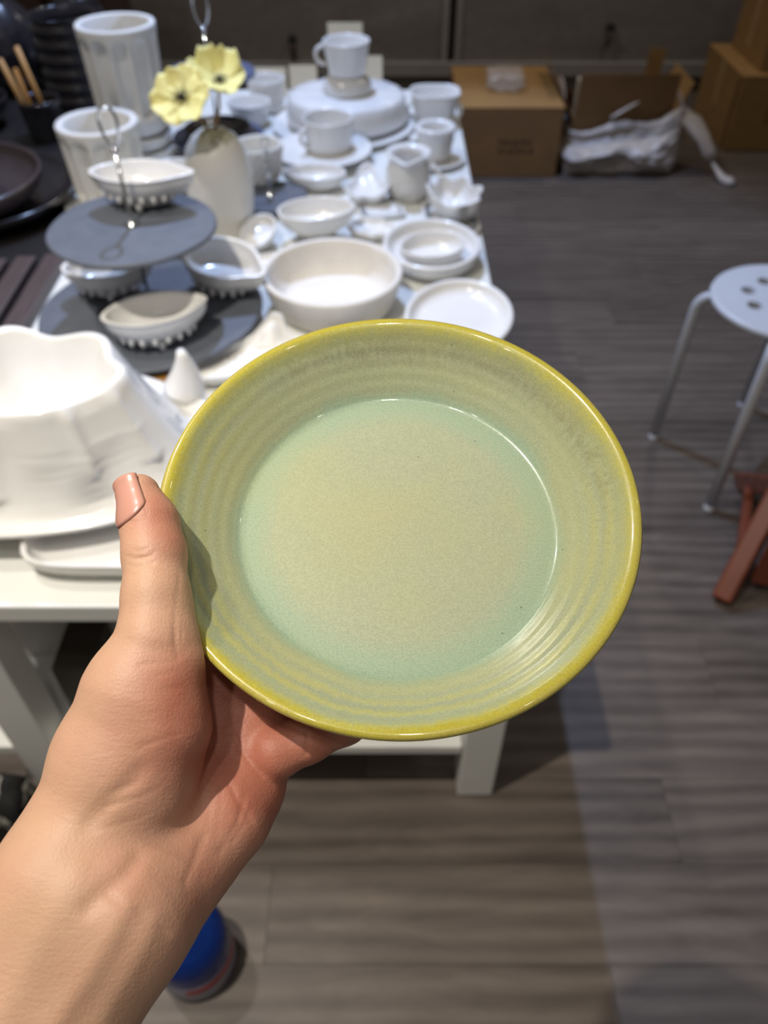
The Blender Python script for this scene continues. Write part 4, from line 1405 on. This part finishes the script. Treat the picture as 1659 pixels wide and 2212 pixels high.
# white plastic bag wrapped around the carton front
def bag():
    from mathutils import noise as mn
    V, F = [], []
    nu, nv = 70, 34
    for j in range(nv + 1):
        v = j / nv
        for i in range(nu + 1):
            u = i / nu
            # path: left side, front, right side of the carton
            s = u * 3
            if s < .8: x, y = -.225, .15 - (s / .8) * .34
            elif s < 2.2: x, y = -.225 + (s - .8) / 1.4 * .45, -.20
            else: x, y = .225, -.20 + (s - 2.2) / .8 * .34
            top = .215 + .050 * math.sin(u * 9 + 1) + .030 * math.sin(u * 17)
            z = v * top
            bulge = math.sin(v * PI) ** .6
            nx, ny = (-1, 0) if s < .8 else ((0, -1) if s < 2.2 else (1, 0))
            q = Vector((u * 7, v * 4, 1.3))
            d = .045 * bulge + .085 * bulge * mn.noise(q * .8) + .035 * bulge * abs(mn.noise(q * 1.7 + Vector((u * 3, v * 2, 0)))) + .010 * mn.noise(q * 4)
            if nx < 0: d *= .4
            d = max(d, .004)
            V.append((x + nx * d, y + ny * d - (.03 * (1 - v) ** 3 if ny else 0), max(.002, z + .012 * mn.noise(q * 3) * v)))
    for j in range(nv):
        for i in range(nu):
            a = j * (nu + 1) + i
            F.append((a, a + 1, a + nu + 2, a + nu + 1))
    return V, F
V, F = bag()
bg = thing('plastic_bag', 'crumpled white plastic bag wrapped around the open carton, tail trailing right', 'bag', (.985, 3.62, 0))
o = mobj('bag_sheet', V, F, 'plastic_bag', bg); s = o.modifiers.new('thick', 'SOLIDIFY'); s.thickness = .002
def ribbon(pts, widths, m, parent, name, seed):
    from mathutils import noise as mn
    V, F = [], []
    P_ = [Vector(p) for p in pts]
    n = len(P_)
    for i, p in enumerate(P_):
        t = (P_[min(i + 1, n - 1)] - P_[max(i - 1, 0)]).normalized()
        sd = t.cross(Vector((0, 0, 1))).normalized() if abs(t.z) < .98 else Vector((1, 0, 0))
        up = sd.cross(t)
        for k in range(9):
            u = k / 8 * 2 - 1
            V.append(p + sd * widths[i] * u + up * (min(.025, widths[i] * .8) * (1 - u * u) + min(.012, widths[i] * .5) * mn.noise(Vector((i * .7, k * .8, seed)))))
    for i in range(n - 1):
        for k in range(8):
            a = i * 9 + k
            F.append((a, a + 1, a + 10, a + 9))
    o = mobj(name, V, F, m, parent)
    s = o.modifiers.new('thick', 'SOLIDIFY'); s.thickness = .002
ribbon([(.21, -.10, .20), (.25, -.13, .205), (.30, -.17, .185), (.345, -.20, .13), (.37, -.225, .085), (.385, -.24, .06)], [.05, .06, .065, .06, .05, .03], 'plastic_bag', bg, 'bag_tail', 2)
ribbon([(.385, -.24, .06), (.405, -.27, .035), (.43, -.31, .012), (.45, -.345, .006), (.462, -.365, .004)], [.008, .010, .022, .026, .014], 'plastic_bag', bg, 'bag_strap', 5)
ribbon([(-.06, -.215, .215), (-.03, -.215, .235), (.02, -.21, .262), (.045, -.205, .275)], [.010, .008, .006, .003], 'plastic_bag', bg, 'bag_handle', 7)

cr = thing('lower_carton', 'taped brown carton at the right edge, bottom of the stack', 'carton', (0, 0, 0))
box('carton_body', 1.515, 2.05, 3.64, 4.12, .0005, .30, 'carton', cr, .004)
box('lid_flap', 1.512, 1.775, 3.638, 4.122, .3, .305, 'carton', cr, .001)
box('lid_flap', 1.777, 2.052, 3.638, 4.122, .3, .305, 'carton', cr, .001)
box('tape_strip', 1.5135, 1.5148, 3.86, 3.91, .12, .299, 'tape', cr, 0)
box('edge_gap', 1.5105, 1.5125, 3.66, 3.67, .01, .29, 'ink', cr, 0)
print_marks(cr, 1.66, 3.639, .15, .10, 8)
cu = thing('upper_carton', 'brown carton stacked on top at the right edge', 'carton', (0, 0, 0))
box('carton_body', 1.60, 2.05, 3.70, 4.08, .3055, .65, 'carton', cu, .004)
box('tape_strip', 1.5985, 1.5998, 3.87, 3.92, .35, .649, 'tape', cu, 0)

# ------------------------------------------------------------------ white stool with round holes
st = thing('round_stool', 'white metal stool with holes in its round seat', 'stool', (.895, 1.565, 0))
bm = bmesh.new()
def ring(r, cx, cy, n):
    vs = [bm.verts.new((cx + r * math.cos(2 * PI * k / n), cy + r * math.sin(2 * PI * k / n), 0)) for k in range(n)]
    return [bm.edges.new((vs[k], vs[(k + 1) % n])) for k in range(n)]
eds = ring(.156, 0, 0, 64)
for k in range(8):
    a = 2 * PI * k / 8 + .28
    eds += ring(.0165, .085 * math.cos(a), .085 * math.sin(a), 20)
bmesh.ops.triangle_fill(bm, edges=eds, use_beauty=True)
seat = bm_obj('seat', bm, 'stool_white', st, (0, 0, .450))
s = seat.modifiers.new('thick', 'SOLIDIFY'); s.thickness = .012; s.offset = -1
V, F = tube([(.157 * math.cos(2 * PI * k / 48), .157 * math.sin(2 * PI * k / 48), .4425) for k in range(48)], .0085, 8, True)
mobj('seat_rim', V, F, 'stool_white', st)
for (fx, fy) in ((-.175, .065), (-.105, -.205), (.108, .205), (.175, -.065)):
    L = math.hypot(fx, fy); ux, uy = fx / L, fy / L
    k1 = L - .045
    pts = [(ux * .03, uy * .03, .427), (ux * .12, uy * .12, .427)]
    for q in range(7):
        a = PI / 2 * q / 6
        pts.append((ux * (.150 + .032 * math.sin(a)), uy * (.150 + .032 * math.sin(a)), .427 - .035 * (1 - math.cos(a))))
    pts.append((ux * L, uy * L, .012))
    V, F = tube(pts, .0120, 12); lg = mobj('leg', V, F, 'stool_white', st)
    V, F = lathe([(0, 0), (.0115, 0), (.0123, .003), (.0123, .014), (0, .014)], 12); mobj('foot_cap', V, F, 'stool_white', lg, (ux * L, uy * L, 0))

# ------------------------------------------------------------------ red-brown folding step stool
fs = thing('folding_stool', 'red-brown plastic folding step stool beside the white stool', 'stool', (0, 0, 0))
def slab(name, a, b, wx, th, parent, m='brown_plastic'):
    a, b = Vector(a), Vector(b)
    t = (b - a); L = t.length; t.normalize()
    X = Vector(wx); X = (X - X.dot(t) * t).normalized()
    N_ = t.cross(X)
    wd = Vector(wx).length
    bm = bmesh.new(); bmesh.ops.create_cube(bm, size=1)
    for v in bm.verts:
        c = v.co.copy()
        v.co = a + t * L * (c.z + .5) + X * wd * c.x + N_ * th * c.y
    bmesh.ops.bevel(bm, geom=list(bm.edges), offset=.006, segments=2, affect='EDGES', profile=.5)
    return bm_obj(name, bm, m, parent)
slab('leg', (.735, 1.075, .004), (.865, 1.245, .232), (.03, -.03, 0), .055, fs)
slab('leg', (.895, 1.455, .004), (.845, 1.19, .232), (.028, .005, 0), .045, fs)
slab('leg', (1.035, 1.000, .004), (1.145, 1.170, .232), (.03, -.03, 0), .055, fs)
slab('leg', (1.175, 1.380, .004), (1.125, 1.115, .232), (.028, .005, 0), .045, fs)
slab('rail', (.775, 1.13, .055), (.885, 1.40, .055), (.02, -.008, 0), .030, fs)
slab('rail', (1.060, 1.05, .055), (1.165, 1.33, .055), (.02, -.008, 0), .030, fs)
slab('leg_panel', (.80, 1.10, .10), (1.09, 1.02, .10), (0, .0, .11), .012, fs)
bm = bmesh.new(); bmesh.ops.create_cube(bm, size=1)
bmesh.ops.scale(bm, vec=(.34, .26, .022), verts=bm.verts)
bmesh.ops.bevel(bm, geom=list(bm.edges), offset=.008, segments=2, affect='EDGES', profile=.5)
bm_obj('seat', bm, 'brown_plastic', fs, (.998, 1.195, .245), (0, 0, R(-15)))

# ------------------------------------------------------------------ blue bottle on the floor, patterned bag
bt = thing('blue_bottle', 'squat blue plastic bottle with red and white label standing on the floor', 'bottle', (-0.286, 0.370, .0005))
prof_b = [(0, .006), (.036, .004), (.048, 0), (.055, .006), (.058, .014), (.058, .105), (.054, .125), (.042, .145), (.024, .158), (.016, .165), (.015, .185), (0, .185)]
V, F = lathe(prof_b, 40); mobj('bottle_body', V, F, 'blue_bottle', bt)
V, F = lathe([(.0583, .012), (.0590, .014), (.0590, .070), (.0583, .072)], 40); mobj('bottle_label', V, F, 'label', bt)
V, F = lathe([(0, .182), (.018, .182), (.018, .202), (.016, .204), (0, .204)], 24); mobj('bottle_cap', V, F, 'stool_white', bt)

crumple('patterned_bag', 'black cloth bag with white print on the floor under the table corner', 'bag', (-0.668, 0.578, .0005), (.085, .040, .085), 'pattern', 5.0, 4, .25, 4)
